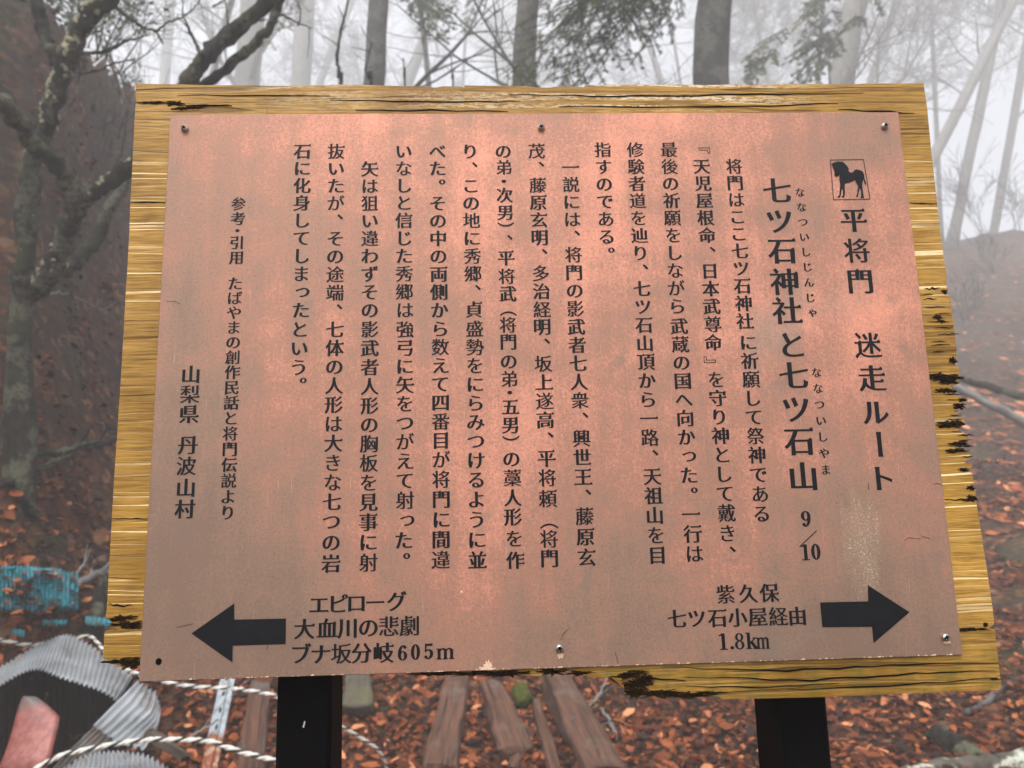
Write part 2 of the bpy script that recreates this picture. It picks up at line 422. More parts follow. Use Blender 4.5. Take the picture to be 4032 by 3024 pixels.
# board: ragged outline, 24 mm thick behind the plate
def zs(o, k, pts): return [(o[0] + x * k, o[1] + y * k) for x, y in pts]
out = []
out += zs((0, 0), .5906, [(905, 556), (1100, 560), (1250, 562), (1420, 566), (1700, 568), (1830, 572), (2030, 568), (2200, 566)])
out += zs((1200, 0), .678, [(150, 489), (330, 492), (500, 497), (690, 501), (760, 508), (800, 500), (900, 501), (925, 506), (930, 495), (1090, 497), (1250, 500), (1280, 496), (1330, 507), (1430, 508), (1450, 502), (1560, 501), (1620, 505), (1632, 493), (1800, 490), (2000, 491), (2210, 490)])
out += zs((2600, 0), .6474, [(140, 514), (300, 516), (440, 512), (560, 514), (820, 510), (850, 513), (900, 509), (1020, 511), (1200, 511), (1230, 508), (1400, 506), (1602, 504)])
out += zs((2900, 400), .5124, [(1468, 60), (1500, 400), (1535, 700)])
out += zs((3500, 800), .7238, [(280, 150), (300, 300), (315, 395), (312, 430), (320, 470), (318, 490), (335, 510), (350, 640), (360, 720), (370, 800), (365, 870), (350, 878), (380, 890), (383, 950), (375, 985), (340, 990), (345, 1020), (360, 1025), (350, 1045), (400, 1055), (405, 1100), (365, 1110), (362, 1122), (385, 1135), (360, 1150), (365, 1162), (408, 1167), (408, 1200), (392, 1225), (372, 1232), (430, 1265), (432, 1305), (370, 1314), (362, 1325), (400, 1345), (445, 1358), (445, 1392), (417, 1398), (415, 1412), (452, 1420), (452, 1442), (387, 1440), (385, 1455), (440, 1462), (455, 1470), (465, 1530), (435, 1538), (435, 1556), (470, 1565), (472, 1600), (440, 1606), (442, 1618), (476, 1622), (480, 1645)])
out += zs((2400, 2200), .7378, [(2010, 20), (2045, 260), (2055, 350), (2020, 372), (2058, 378), (2064, 440), (2088, 640), (2092, 690), (2080, 700), (1700, 715), (1150, 738), (800, 747), (600, 749), (575, 735), (420, 741), (240, 741), (200, 730), (120, 745), (135, 718), (85, 692), (150, 680), (105, 664), (60, 652), (85, 628), (0, 626)])
out += zs((1000, 2300), .678, [(2150, 606), (2140, 548), (2050, 540), (1950, 541), (1890, 512), (1860, 500), (1790, 504), (1720, 506), (1690, 528), (1640, 536), (1530, 527), (1480, 510), (1380, 527), (1360, 520), (1240, 522), (1100, 519), (980, 531), (950, 500), (500, 470), (120, 430)])
out += zs((0, 2000), .6173, [(1500, 930), (900, 1000), (850, 1016), (790, 1022), (760, 1012), (730, 1020), (745, 1000), (700, 995), (690, 975), (655, 960), (665, 800), (668, 786), (740, 778), (745, 768), (690, 764), (712, 722), (672, 700), (680, 640)])
out += zs((0, 900), .7833, [(553, 1600), (570, 1300), (590, 1000), (610, 700), (628, 380), (650, 10)])
out += zs((0, 0), .5906, [(862, 1480), (872, 1280), (882, 1080), (893, 850), (903, 690), (945, 686), (903, 672)])
bo = [on_plane(x, y, 0.0015) for x, y in out]
bm_ = MB(); nb = len(bo); YB0, YB1 = 0.0018, 0.026
tri = tessellate_polygon([[Vector((x, z, 0)) for x, z in bo]])
bm_.add([(x, YB0, z) for x, z in bo] + [(x, YB1, z) for x, z in bo],
        [(a, b, c) for a, b, c in tri] + [(nb + c, nb + b, nb + a) for a, b, c in tri] + [(i, (i + 1) % nb, nb + (i + 1) % nb, nb + i) for i in range(nb)])
board = spart(bm_.build('wooden_board', BOARD, smooth=False, origin=ORG))
import bmesh
bmx = bmesh.new(); bmx.from_mesh(board.data); bmesh.ops.recalc_face_normals(bmx, faces=bmx.faces); bmx.to_mesh(board.data); bmx.free()

# flat shapes lying on plate or board -------------------------------------------------
def fill(polys):
    """triangles of the union of closed outlines (holes run the other way)"""
    loops = []
    for outer, holes in polys:
        ar = sum(outer[i][0] * outer[i - 1][1] - outer[i - 1][0] * outer[i][1] for i in range(len(outer)))
        loops.append(list(outer) if ar < 0 else list(outer)[::-1])
        for h in holes:
            ar = sum(h[i][0] * h[i - 1][1] - h[i - 1][0] * h[i][1] for i in range(len(h)))
            loops.append(list(h) if ar > 0 else list(h)[::-1])
    pts, eds = [], []
    for lp in loops:
        n = len(pts); k = len(lp); pts += [Vector((p[0], p[1])) for p in lp]; eds += [(n + i, n + (i + 1) % k) for i in range(k)]
    seg = [(pts[i].x, pts[i].y, pts[j].x, pts[j].y) for i, j in eds]
    V, _, F, *_r = delaunay_2d_cdt(pts, eds, [], 0, 1e-7)
    keep = []
    for f in F:
        x = sum(V[i].x for i in f) / 3; y = sum(V[i].y for i in f) / 3; wn = 0
        for x0, y0, x1, y1 in seg:
            if (y0 > y) != (y1 > y):
                if x < (x1 - x0) * (y - y0) / (y1 - y0) + x0: wn += 1 if y1 > y0 else -1
        if wn > 0: keep.append(f if (V[f[1]] - V[f[0]]).cross(V[f[2]] - V[f[0]]) > 0 else f[::-1])
    return [(p.x, p.y) for p in V], keep
def flat(mb, polys, y, mat=0):
    """polys: list of (outer, holes) in x,z world coordinates, facing the viewer"""
    V, F = fill(polys)
    if F: mb.add([(p[0], y, p[1]) for p in V], F, mat)
def solid(mb, outer, y0, y1, mat=0):
    n = len(outer); flat(mb, [(outer, [])], y0, mat)
    ar = sum(outer[i][0] * outer[(i + 1) % n][1] - outer[(i + 1) % n][0] * outer[i][1] for i in range(n))
    o = outer if ar > 0 else outer[::-1]
    mb.add([(x, y0, z) for x, z in o] + [(x, y1, z) for x, z in o], [(i, n + i, n + (i + 1) % n, (i + 1) % n) for i in range(n)], mat)

# rotten places on the board
def blob(fx, fy, rx, rz, seed, k=18, jag=0.45):
    rnd = random.Random(seed); cx, cz = on_plane(fx, fy, YB0); pts = []
    for i in range(k):
        a = 2 * math.pi * i / k; q = 1 - jag * rnd.random()
        pts.append((cx + math.cos(a) * rx * q, cz + math.sin(a) * rz * q))
    return pts
rot = MB()
for i, (fx, fy, rx, rz) in enumerate([(3690, 1250, .006, .003), (3705, 1265, .005, .0015), (3718, 1148, .004, .0022),
        (3750, 1421, .005, .0035), (3712, 1490, .022, .0042), (3700, 1478, .014, .003), (3735, 1504, .012, .003), (3722, 1540, .012, .0025), (3778, 1600, .007, .003), (3790, 1575, .005, .002),
        (3738, 1672, .019, .0038), (3770, 1665, .008, .003), (3775, 1747, .012, .003), (3770, 1775, .014, .002), (3795, 1850, .006, .002), (3822, 1921, .005, .003), (3826, 1962, .006, .003), (3818, 1970, .010, .001),
        (3880, 2460, .003, .002), (3830, 2478, .020, .0013), (3916, 2672, .005, .001),
        (690, 408, .010, .0032), (600, 405, .019, .0014), (820, 416, .026, .0008), (715, 428, .012, .0017), (760, 424, .012, .0012),
        (480, 2434, .016, .0028), (500, 2458, .019, .0028), (520, 2470, .010, .002), (455, 2440, .008, .0015), (480, 2604, .018, .0034), (520, 2612, .012, .005),
        (2510, 2690, .014, .0075), (2545, 2672, .009, .005), (2475, 2660, .008, .003), (2600, 2728, .030, .004), (2700, 2738, .030, .0028), (2790, 2728, .02, .0015), (2500, 2725, .012, .005),
        (1700, 2652, .020, .002), (1880, 2650, .045, .0022), (2010, 2651, .020, .003), (2180, 2645, .016, .0035), (2280, 2650, .014, .002), (2500, 2652, .018, .002), (1965, 2655, .02, .002)]):
    solid(rot, blob(fx, fy, rx * .9, rz * .95 + .0005, i, 26, 0.75), YB0 - 0.0003 - (i % 7) * 0.00003, YB0 + 0.0005, 1)
    solid(rot, blob(fx, fy, rx * .75, rz * .55, i + 90, 26, 0.75), YB0 - 0.0006 - (i % 7) * 0.00006, YB0 + 0.0005)
spart(rot.build('rotten_patches', [ROT, ROT_EDGE], smooth=False, origin=ORG))
crk = MB()
rnd = random.Random(5)
def crack(pts, wd):
    p = [on_plane(x, y, YB0) for x, y in pts]; dense = []
    for i in range(len(p) - 1):
        for k in range(6):
            t = k / 6; dense.append((p[i][0] + (p[i + 1][0] - p[i][0]) * t, p[i][1] + (p[i + 1][1] - p[i][1]) * t + (rnd.random() - .5) * wd * 1.2))
    dense.append(p[-1]); m_ = len(dense)
    upper = [(x, z + wd * (0.25 + 0.5 * rnd.random()) * math.sin(math.pi * (i + .6) / (m_ + .2))) for i, (x, z) in enumerate(dense)]
    lower = [(x, z - wd * (0.25 + 0.5 * rnd.random()) * math.sin(math.pi * (i + .6) / (m_ + .2))) for i, (x, z) in enumerate(dense)]
    solid(crk, lower + upper[::-1], YB0 - 0.0004, YB0 + 0.0004)
for pts, wd in [([(515, 797), (655, 800)], .0009), ([(438, 2041), (590, 2042)], .0007), ([(3576, 800), (3690, 801)], .0009), ([(3720, 1968), (3845, 1966)], .0009), ([(3640, 1140), (3700, 1132)], .0012),
                ([(1050, 420), (1052, 448)], .0006), ([(425, 2376), (480, 2390), (520, 2378)], .0012), ([(2430, 2660), (2700, 2680)], .001), ([(2700, 2702), (3000, 2708), (3300, 2690)], .0009), ([(2600, 2625), (3100, 2640), (3500, 2618), (3900, 2610)], .0010), ([(2700, 2665), (3200, 2678), (3600, 2652), (3920, 2640)], .0012), ([(3100, 2716), (3500, 2700), (3920, 2668)], .0009),
                ([(1300, 395), (1800, 402), (2050, 398)], .001), ([(2000, 372), (2500, 380), (3000, 372), (3400, 366)], .0012), ([(1400, 432), (2000, 440)], .0011), ([(2200, 420), (2900, 421), (3300, 408)], .0012), ([(700, 375), (1300, 378)], .0008), ([(3300, 432), (3600, 446)], .0014)]:
    crack(pts, wd)
for k in range(10):
    y0 = 1150 + k * 26 + rnd.random() * 16; x0 = 3620 + k * 5 + rnd.random() * 50; crack([(x0, y0), (x0 + 40 + rnd.random() * 60, y0 - 2)], .0004 + rnd.random() * .0005)
for k in range(14):
    y0 = 1530 + k * 20 + rnd.random() * 10; x0 = 3700 + k * 5; crack([(x0 + rnd.random() * 40, y0), (x0 + 40 + rnd.random() * 60, y0 - 2)], .0004 + rnd.random() * .0008)
spart(crk.build('cracks', DARK, smooth=False, origin=ORG))

# ---- lettering
KANA_ROT = set('ー（）『』')
def build_glyphs(chars):
    chars = '国' + ''.join(sorted(set(chars)))
    cu = bpy.data.curves.new('lettering_source', 'FONT'); cu.body = chars
    ob = bpy.data.objects.new('lettering_source', cu); col.objects.link(ob)
    dg = bpy.context.evaluated_depsgraph_get(); dg.update()
    oe = ob.evaluated_get(dg); cv = oe.to_curve(dg)
    raw = {}
    for s in cv.splines:
        bp = s.bezier_points; pts = []
        for i in range(len(bp)):
            a, b = bp[i], bp[(i + 1) % len(bp)]
            p0, p1, p2, p3 = a.co.to_2d(), a.handle_right.to_2d(), b.handle_left.to_2d(), b.co.to_2d()
            ch = p3 - p0; L = ch.length
            dev = 0 if L < 1e-6 else max(abs(ch.cross(p1 - p0)), abs(ch.cross(p2 - p0))) / L
            st = 1 if dev < 0.004 else 5
            for k in range(st):
                t = k / st; u = 1 - t
                pts.append(p0 * u ** 3 + p1 * 3 * u * u * t + p2 * 3 * u * t * t + p3 * t ** 3)
        q = []
        for p in pts:
            if not q or (p - q[-1]).length > 0.003: q.append(p)
        if len(q) > 2 and (q[0] - q[-1]).length < 0.003: q.pop()
        if len(q) > 2: raw.setdefault(s.character_index, []).append(q)
    oe.to_curve_clear(); bpy.data.objects.remove(ob); bpy.data.curves.remove(cu)
    def bbox(cs):
        xs = [p.x for c in cs for p in c]; ys = [p.y for c in cs for p in c]
        return min(xs), max(xs), min(ys), max(ys)
    bb = bbox(raw[0]); em = (bb[1] - bb[0]) / 0.83; cx = (bb[0] + bb[1]) / 2; cy = (bb[2] + bb[3]) / 2
    i2 = chars.index('国', 1) if '国' in chars[1:] else None
    adv = (bbox(raw[i2])[0] - bb[0]) / i2 if i2 else em
    area = lambda c: sum(c[i].cross(c[(i + 1) % len(c)]) for i in range(len(c))) / 2
    out = {}
    for i, ch in enumerate(chars):
        if i not in raw or (i == 0): continue
        cs = [[Vector(((p.x - cx - adv * i) / em, (p.y - cy) / em)) for p in c] for c in raw[i]]
        big = max(cs, key=lambda c: abs(area(c)))
        sg = 1 if area(big) > 0 else -1
        if sg < 0: cs = [c[::-1] for c in cs]
        dense = len(cs)
        def inside(p, c):
            r = False; n = len(c)
            for k in range(n):
                a, b = c[k], c[(k + 1) % n]
                if (a.y > p.y) != (b.y > p.y) and p.x < (b.x - a.x) * (p.y - a.y) / (b.y - a.y) + a.x: r = not r
            return r
        cs.sort(key=lambda c: -abs(area(c))); res = []
        for c in cs:
            cand = [r for r in res if area(r[0]) * area(c) < 0 and sum(inside(p, r[0]) for p in c) > .7 * len(c)]
            if cand: min(cand, key=lambda r: abs(area(r[0])))[1].append(c)
            else: res.append((c, []))
        res = [(o if area(o) > 0 else o[::-1], [h if area(h) < 0 else h[::-1] for h in hh_]) for o, hh_ in res]
        total = sum(len(o) for o in cs)
        ax, ay = (0.036, -0.003) if total < 90 else (0.023, -0.002)
        if ch in '『』': ax, ay = 0.0, 0.0
        if ch in '（）': ax, ay = 0.012, 0.006
        kana = '\u3041' <= ch <= '\u3096'
        res = [(shape(o, ax, ay, not kana and ch not in 'ー・、。（）『』'), [shape(h, ax, ay, False) for h in hs_]) for o, hs_ in res]
        out[ch] = res
    return out
def shape(c, ax, ay, serif):
    """brush-serif contrast: heavier uprights, finer level strokes, a wedge at the right end of a level stroke"""
    n = len(c); new = []
    for i in range(n):
        e0 = c[i] - c[i - 1]; e1 = c[(i + 1) % n] - c[i]
        e0.normalize(); e1.normalize()
        n0 = Vector((e0.y, -e0.x)); n1 = Vector((e1.y, -e1.x))
        o0 = ax * n0.x ** 2 + ay * n0.y ** 2; o1 = ax * n1.x ** 2 + ay * n1.y ** 2
        det = n0.cross(n1)
        if abs(det) < 0.25: d = (n0 + n1) * 0.5 * (o0 + o1) * 0.5
        else: d = Vector(((o0 * n1.y - o1 * n0.y) / det, (n0.x * o1 - n1.x * o0) / det))
        if d.length > 0.045: d = d * (0.045 / d.length)
        new.append(c[i] + d)
    if not serif: return new
    res = []
    for i in range(n):
        p = new[i]; a = c[i] - c[i - 1]; b = c[(i + 1) % n] - c[i]
        if b.x < -0.2 and abs(b.y) < 0.03 and a.y > 0.025 and abs(a.x) < 0.35 * a.y:
            res += [p + Vector((0.012, 0)), p + Vector((-0.035, 0.065)), p + Vector((-0.13, 0.0))]
        else: res.append(p)
    return res

def lerp_path(n, anchors):
    """anchors: (index, full px x, full px y) measured centres of characters -> centres of all n, on the plate"""
    A = [(i, *on_plane(x, y, 0.0)) for i, x, y in anchors]; res = []
    for i in range(n):
        for k in range(len(A) - 1):
            if i <= A[k + 1][0] or k == len(A) - 2:
                t = (i - A[k][0]) / (A[k + 1][0] - A[k][0])
                res.append((A[k][1] + (A[k + 1][1] - A[k][1]) * t, A[k][2] + (A[k + 1][2] - A[k][2]) * t)); break
    return res
D = 4032 / 2212
def dd(i, x, y): return (i, x * D, y * D)
def z1(i, x, y): return (i, 2900 + x * .5124, 400 + y * .5124)
def z2(i, x, y): return (i, 2000 + x * .5125, 400 + y * .5125)
def z3(i, x, y): return (i, 1000 + x * .5125, 400 + y * .5125)
def z4(i, x, y): return (i, 2900 + x * .5124, 1250 + y * .5124)
def z5(i, x, y): return (i, 2000 + x * .5125, 1250 + y * .5125)
def z6(i, x, y): return (i, 1000 + x * .5125, 1250 + y * .5125)
def z8(i, x, y): return (i, x * .7833, 900 + y * .7833)
def b5(i, x, y): return (i, 1000 + x * .678, 2300 + y * .678)
def b6(i, x, y): return (i, 2400 + x * .7378, 2200 + y * .7378)
LINES = [  # text, em in metres, vertical?, anchors
 ('平将門', .0222, 1, [z1(0, 900, 915), z1(1, 925, 1150), z1(2, 950, 1385)]),
 ('迷走ルート', .0222, 1, [z4(0, 1008, 217), z4(1, 1040, 470), z4(2, 1065, 732), z4(3, 1088, 975), z4(4, 1115, 1240)]),
 ('七ツ石神社と七ツ石山', .0238, 1, [z1(0, 312, 688), z1(1, 330, 922), z1(2, 352, 1150), z1(3, 370, 1390), z1(4, 388, 1612), z4(5, 425, 215), z4(6, 440, 450), z4(7, 458, 708), z4(8, 482, 955), z4(9, 512, 1225)]),
 ('ななついしじんじゃ', .0086, 1, [z1(0, 487, 700), z1(8, 578, 1628)]),
 ('ななついしやま', .0086, 1, [z4(0, 613, 425), z4(6, 685, 1172)]),
 ('将門はここ七ツ石神社に祈願して祭神である', .0141, 1, [z2(0, 1737, 500), z2(1, 1745, 628), z2(9, 1820, 1690), z5(9, 1835, 55), z5(19, 1948, 1510)]),
 ('『天児屋根命、日本武尊命』を守り神として戴き、', .0141, 1, [z2(0, 1486, 342), z2(1, 1488, 500), z2(5, 1530, 1030), z2(7, 1550, 1305), z5(10, 1573, 55), z5(11, 1577, 195), z5(12, 1568, 362), z5(13, 1600, 480), z5(20, 1680, 1505), dd(22, 1573, 1197)]),
 ('最後の祈願をしながら武蔵の国へ向かった。一行は', .0141, 1, [z2(0, 1235, 373), z2(9, 1300, 1575), z5(10, 1315, 70), z5(18, 1390, 1215), z5(20, 1405, 1515), dd(22, 1500, 1197)]),
 ('修験者道を辿り、七ツ石山頂から一路、天祖山を目', .0141, 1, [z2(0, 978, 373), z2(8, 1030, 1440), z5(10, 1045, 60), z5(17, 1098, 1075), dd(22, 1420, 1200)]),
 ('指すのである。', .0141, 1, [z2(0, 728, 373), z2(5, 758, 1040), z2(6, 762, 1175)]),
 ('一説には、将門の影武者七人衆、興世王、藤原玄', .0141, 1, [z2(0, 480, 508), z2(8, 518, 1595), z5(9, 525, 75), z5(14, 560, 785), z5(19, 588, 1530), dd(21, 1267, 1205)]),
 ('茂、藤原玄明、多治経明、坂上遂高、平将頼（将門', .0141, 1, [z2(0, 220, 382), z2(9, 262, 1600), z5(10, 262, 75), z5(18, 302, 1235), z5(20, 312, 1556), dd(22, 1187, 1207)]),
 ('の弟・次男）、平将武（将門の弟・五男）の藁人形を作', .0138, 1, [z3(0, 1915, 385), z3(1, 1920, 508), z3(2, 1920, 615), z3(3, 1926, 722), z3(4, 1932, 855), z3(5, 1932, 984), z3(6, 1932, 1075), z3(7, 1937, 1205), z3(8, 1942, 1345), z3(9, 1950, 1480), z3(10, 1950, 1588), z6(11, 1952, 60), z6(12, 1955, 190), z6(13, 1957, 340), z6(14, 1962, 475), z6(15, 1965, 580), z6(16, 1970, 690), z6(17, 1972, 830), z6(18, 1972, 972), z6(19, 1978, 1090), z6(20, 1985, 1235), z6(21, 1988, 1388), z6(22, 1990, 1535), dd(23, 1111, 1164), dd(24, 1113, 1211)]),
 ('り、この地に秀郷、貞盛勢をにらみつけるように並', .0141, 1, [z3(0, 1660, 385), z3(6, 1678, 1190), z3(9, 1690, 1600), z6(10, 1695, 90), z6(19, 1710, 1400), dd(22, 1031, 1211)]),
 ('べた。その中の両側から数えて四番目が将門に間違', .0141, 1, [z3(0, 1410, 385), z3(5, 1415, 1055), z3(9, 1425, 1605), z6(10, 1430, 90), z6(17, 1437, 1095), z6(20, 1440, 1555), dd(22, 952, 1210)]),
 ('いなしと信じた秀郷は強弓に矢をつがえて射った。', .0141, 1, [z3(0, 1150, 385), z3(8, 1155, 1465), z3(9, 1160, 1605), z6(10, 1160, 95), z6(18, 1160, 1255), z6(20, 1165, 1560), dd(22, 868, 1212)]),
 ('矢は狙い違わずその影武者人形の胸板を見事に射', .0141, 1, [z3(0, 890, 520), z3(8, 890, 1605), z6(9, 890, 95), z6(13, 888, 680), z6(19, 878, 1575), dd(21, 796, 1216)]),
 ('抜いたが、その途端、七体の人形は大きな七つの岩', .0141, 1, [z3(0, 632, 385), z3(8, 622, 1470), z6(10, 622, 95), z6(18, 605, 1270), z6(20, 595, 1570), dd(22, 715, 1218)]),
 ('石に化身してしまったという。', .0141, 1, [z3(0, 372, 385), z3(9, 360, 1605), z6(10, 352, 95), z6(12, 345, 385), z6(13, 342, 520)]),
 ('参考・引用', .0117, 1, [dd(0, 515, 441), dd(1, 514, 473), dd(2, 513, 499), dd(3, 512, 525), dd(4, 511, 557)]),
 ('たばやまの創作民話と将門伝説より', .0117, 1, [dd(0, 508, 613), dd(15, 492, 1108)]),
 ('山梨県', .0150, 1, [z8(0, 960, 735), z8(1, 955, 835), z8(2, 950, 935)]),
 ('丹波山村', .0150, 1, [z8(0, 945, 1090), z8(1, 937, 1195), z8(2, 935, 1305), z8(3, 930, 1412)]),
 ('エピローグ', .0152, 0, [b5(0, 378, 122), b5(1, 488, 116), b5(2, 595, 112), b5(3, 705, 108), b5(4, 828, 102)]),
 ('大血川の悲劇', .0152, 0, [b5(0, 293, 262), b5(1, 425, 260), b5(2, 545, 257), b5(3, 665, 254), b5(4, 783, 248), b5(5, 905, 244)]),
 ('ブナ坂分岐', .0152, 0, [b5(0, 272, 408), b5(1, 388, 408), b5(2, 508, 405), b5(3, 625, 402), b5(4, 752, 400)]),
 ('紫久保', .0145, 0, [b6(0, 620, 192), b6(1, 740, 188), b6(2, 852, 184)]),
 ('七ツ石小屋経由', .0145, 0, [b6(0, 360, 322), b6(1, 465, 320), b6(2, 576, 318), b6(3, 683, 315), b6(4, 790, 312), b6(5, 900, 310), b6(6, 1002, 308)]),
]
GL = build_glyphs(''.join(l[0] for l in LINES) + '国')
zk = [0]
CACHE = {}
def put(mb, polys, cx, cz, em, ang=0.0, mir=False, sx=1.0, sy=1.0):
    ca, sa = math.cos(ang), math.sin(ang)
    if id(polys) not in CACHE: CACHE[id(polys)] = (fill(polys), polys)
    V, F = CACHE[id(polys)][0]
    y = -0.00025
    mb.add([(cx + (x * sx * ca - z * sy * sa) * em, y, cz + (x * sx * sa + z * sy * ca) * em) for x, z in V], F)
for text, em, vert, anc in LINES:
    mb = MB()
    for ch, (cx, cz) in zip(text, lerp_path(len(text), anc)):
        g = GL.get(ch)
        if not g: continue
        if vert and ch == 'ー': put(mb, g, cx, cz, em, -math.pi / 2, False, 1.0, 1.9)
        elif vert and ch in KANA_ROT: put(mb, g, cx, cz, em, -math.pi / 2)
        elif vert and ch in '、。': put(mb, g, cx + .56 * em, cz + .52 * em, em)
        elif vert and ch in 'っゃ': put(mb, g, cx + .08 * em, cz + .10 * em, em)
        else: put(mb, g, cx, cz, em)
    o = mb.build('lettering', INK, smooth=False, origin=ORG); o.parent = plate; o.location = (0, 0, 0)

# upright serif numerals and Latin letters, drawn as strokes
def ell(cx, cy, rx, ry, n=28, a0=0): return [(cx + rx * math.cos(a0 + 2 * math.pi * i / n), cy + ry * math.sin(a0 + 2 * math.pi * i / n)) for i in range(n)]
def ringp(cx, cy, rx, ry, tx, ty): return (ell(cx, cy, rx, ry), [ell(cx, cy, rx - tx, ry - ty)[::-1]])
def strk(pts):
    L, Rr = [], []
    for i, (x, y, wd) in enumerate(pts):
        a = pts[max(i - 1, 0)]; b = pts[min(i + 1, len(pts) - 1)]
        dx, dy = b[0] - a[0], b[1] - a[1]; q = math.hypot(dx, dy) or 1
        L.append((x - dy / q * wd / 2, y + dx / q * wd / 2)); Rr.append((x + dy / q * wd / 2, y - dx / q * wd / 2))
    return (Rr + L[::-1], [])
def bar(x0, y0, x1, y1): return ([(x0, y0), (x1, y0), (x1, y1), (x0, y1)], [])
SIX = [ringp(0.01, -.14, .20, .215, .105, .035), strk([(-.135, -.13, .11), (-.135, .02, .11), (-.11, .15, .10), (-.05, .27, .07), (.03, .325, .045), (.1, .32, .04)]), (ell(.115, .25, .06, .065, 14), [])]
LAT = {
 '0': [ringp(0, 0, .20, .36, .115, .035)],
 '1': [bar(-.055, -.33, .06, .36), ([(-.055, .36), (-.19, .27), (-.19, .245), (-.055, .285)], []), bar(-.17, -.36, .17, -.325)],
 '6': SIX, '9': [([(-x, -y) for x, y in o], [[(-x, -y) for x, y in h] for h in hs_]) for o, hs_ in SIX],
 '8': [ringp(0, -.165, .205, .195, .085, .035), ringp(0, .185, .175, .175, .075, .035)],
 '5': [([(-.15, .36), (.17, .36), (.15, .26), (-.15, .26)], []), bar(-.165, -.02, -.125, .36), strk([(-.15, .0, .03), (-.06, .075, .05), (.03, .075, .07), (.12, .01, .11), (.14, -.11, .12), (.10, -.24, .10), (.0, -.325, .05), (-.1, -.32, .045)]), (ell(-.135, -.25, .06, .065, 14), [])],
 'm': [bar(-.36, -.33, -.255, .13), bar(-.055, -.33, .05, .08), bar(.245, -.33, .35, .08), bar(-.42, .10, -.30, .135), bar(-.42, -.36, -.20, -.325), bar(-.11, -.36, .10, -.325), bar(.19, -.36, .41, -.325),
       strk([(-.27, .03, .04), (-.19, .11, .05), (-.1, .125, .07), (-.025, .08, .10), (-.003, .0, .105)]), strk([(.03, .03, .04), (.11, .11, .05), (.2, .125, .07), (.275, .08, .10), (.297, .0, .105)])],
 'k': [bar(-.21, -.33, -.105, .36), bar(-.27, .325, -.15, .36), bar(-.27, -.36, -.05, -.325), strk([(-.12, -.12, .035), (.15, .12, .035)]), strk([(-.04, -.05, .11), (.18, -.34, .11)]), bar(.05, .10, .23, .135), bar(.06, -.36, .27, -.325)],
 '.': [(ell(0, -.29, .07, .07, 16), [])],
}
for k_ in LAT:
    LAT[k_] = [(shape([Vector(p) for p in o], .022, .006, False), [shape([Vector(p) for p in h], .022, .006, False) for h in hs_]) for o, hs_ in
               [(o if sum(o[i - 1][0] * o[i][1] - o[i][0] * o[i - 1][1] for i in range(len(o))) > 0 else o[::-1], hs_) for o, hs_ in LAT[k_]]]
for chars in ([('6', *b5(0, 862, 398)[1:], .0150), ('0', *b5(0, 938, 394)[1:], .0150), ('5', *b5(0, 1015, 391)[1:], .0150), ('m', *b5(0, 1112, 390)[1:], .0150)],
              [('1', *b6(0, 607, 442)[1:], .0158), ('.', *b6(0, 652, 440)[1:], .0158), ('8', *b6(0, 693, 440)[1:], .0158), ('k', *b6(0, 760, 437)[1:], .0158), ('m', *b6(0, 818, 437)[1:], .0158)],
              [('9', 1741 * D, 1121 * D, .0166), ('1', 1740 * D, 1193 * D, .0160), ('0', 1762 * D, 1192 * D, .0160)]):
    mb = MB()
    for ch, fx, fy, em in chars:
        cx, cz = on_plane(fx, fy, 0); put(mb, LAT[ch], cx, cz, em, 0, False, 0.72 if ch == 'm' and chars[0][0] == '1' else 1.0)
    if chars[0][0] == '9':
        a, b = on_plane(1727 * D, 1181 * D, 0), on_plane(1764 * D, 1146 * D, 0)
        put(mb, [strk([(a[0], a[1], .0007), (b[0], b[1], .0007)])], 0, 0, 1)
    o = mb.build('lettering', INK, smooth=False, origin=ORG); o.parent = plate; o.location = (0, 0, 0)

def on_plate(o): o.parent = plate; o.location = (0, 0, 0); return o
for pts in (zs((2400, 2200), .7378, [(1123, 233), (1380, 227), (1377, 140), (1600, 285), (1408, 450), (1400, 363), (1135, 365)]),
            zs((0, 2000), .6173, [(1222, 800), (1495, 608), (1495, 712), (1825, 705), (1822, 868), (1485, 878), (1483, 985)])):
    mb = MB(); flat(mb, [([on_plane(x, y, 0) for x, y in pts], [])], -0.0003); on_plate(mb.build('direction_arrow', INK, smooth=False, origin=ORG))
# horse emblem in its frame
fr = [on_plane(x, y, 0) for x, y in zs((2900, 400), .5124, [(720, 450), (975, 445), (1025, 750), (745, 755)])]
mb = MB()
for i in range(4):
    a, b = fr[i], fr[(i + 1) % 4]; put(mb, [strk([(a[0], a[1], .0007), (b[0], b[1], .0007)])], 0, 0, 1)
on_plate(mb.build('emblem_frame', RUST_EDGE, smooth=False, origin=ORG))
horse = [(728, 480), (745, 470), (780, 460), (815, 464), (835, 480), (852, 500), (864, 522), (858, 530), (872, 545), (890, 546), (905, 528), (920, 522), (950, 528), (970, 540), (980, 565), (982, 590), (994, 625), (990, 645), (982, 630), (974, 596), (970, 610), (965, 640), (968, 680), (975, 715), (978, 742), (948, 742), (957, 730), (957, 690), (946, 665), (938, 700), (932, 732), (914, 735), (926, 715), (930, 670), (935, 650), (920, 625), (908, 605), (870, 622), (832, 632), (830, 665), (833, 700), (828, 738), (806, 738), (818, 715), (815, 675), (806, 680), (802, 715), (796, 738), (775, 738), (790, 715), (793, 670), (796, 640), (790, 605), (790, 560), (784, 575), (762, 580), (752, 565), (752, 540), (742, 515)]
mb = MB(); flat(mb, [([on_plane(x, y, 0) for x, y in zs((2900, 400), .5124, horse)], [])], -0.0003); on_plate(mb.build('horse_emblem', INK, smooth=False, origin=ORG))
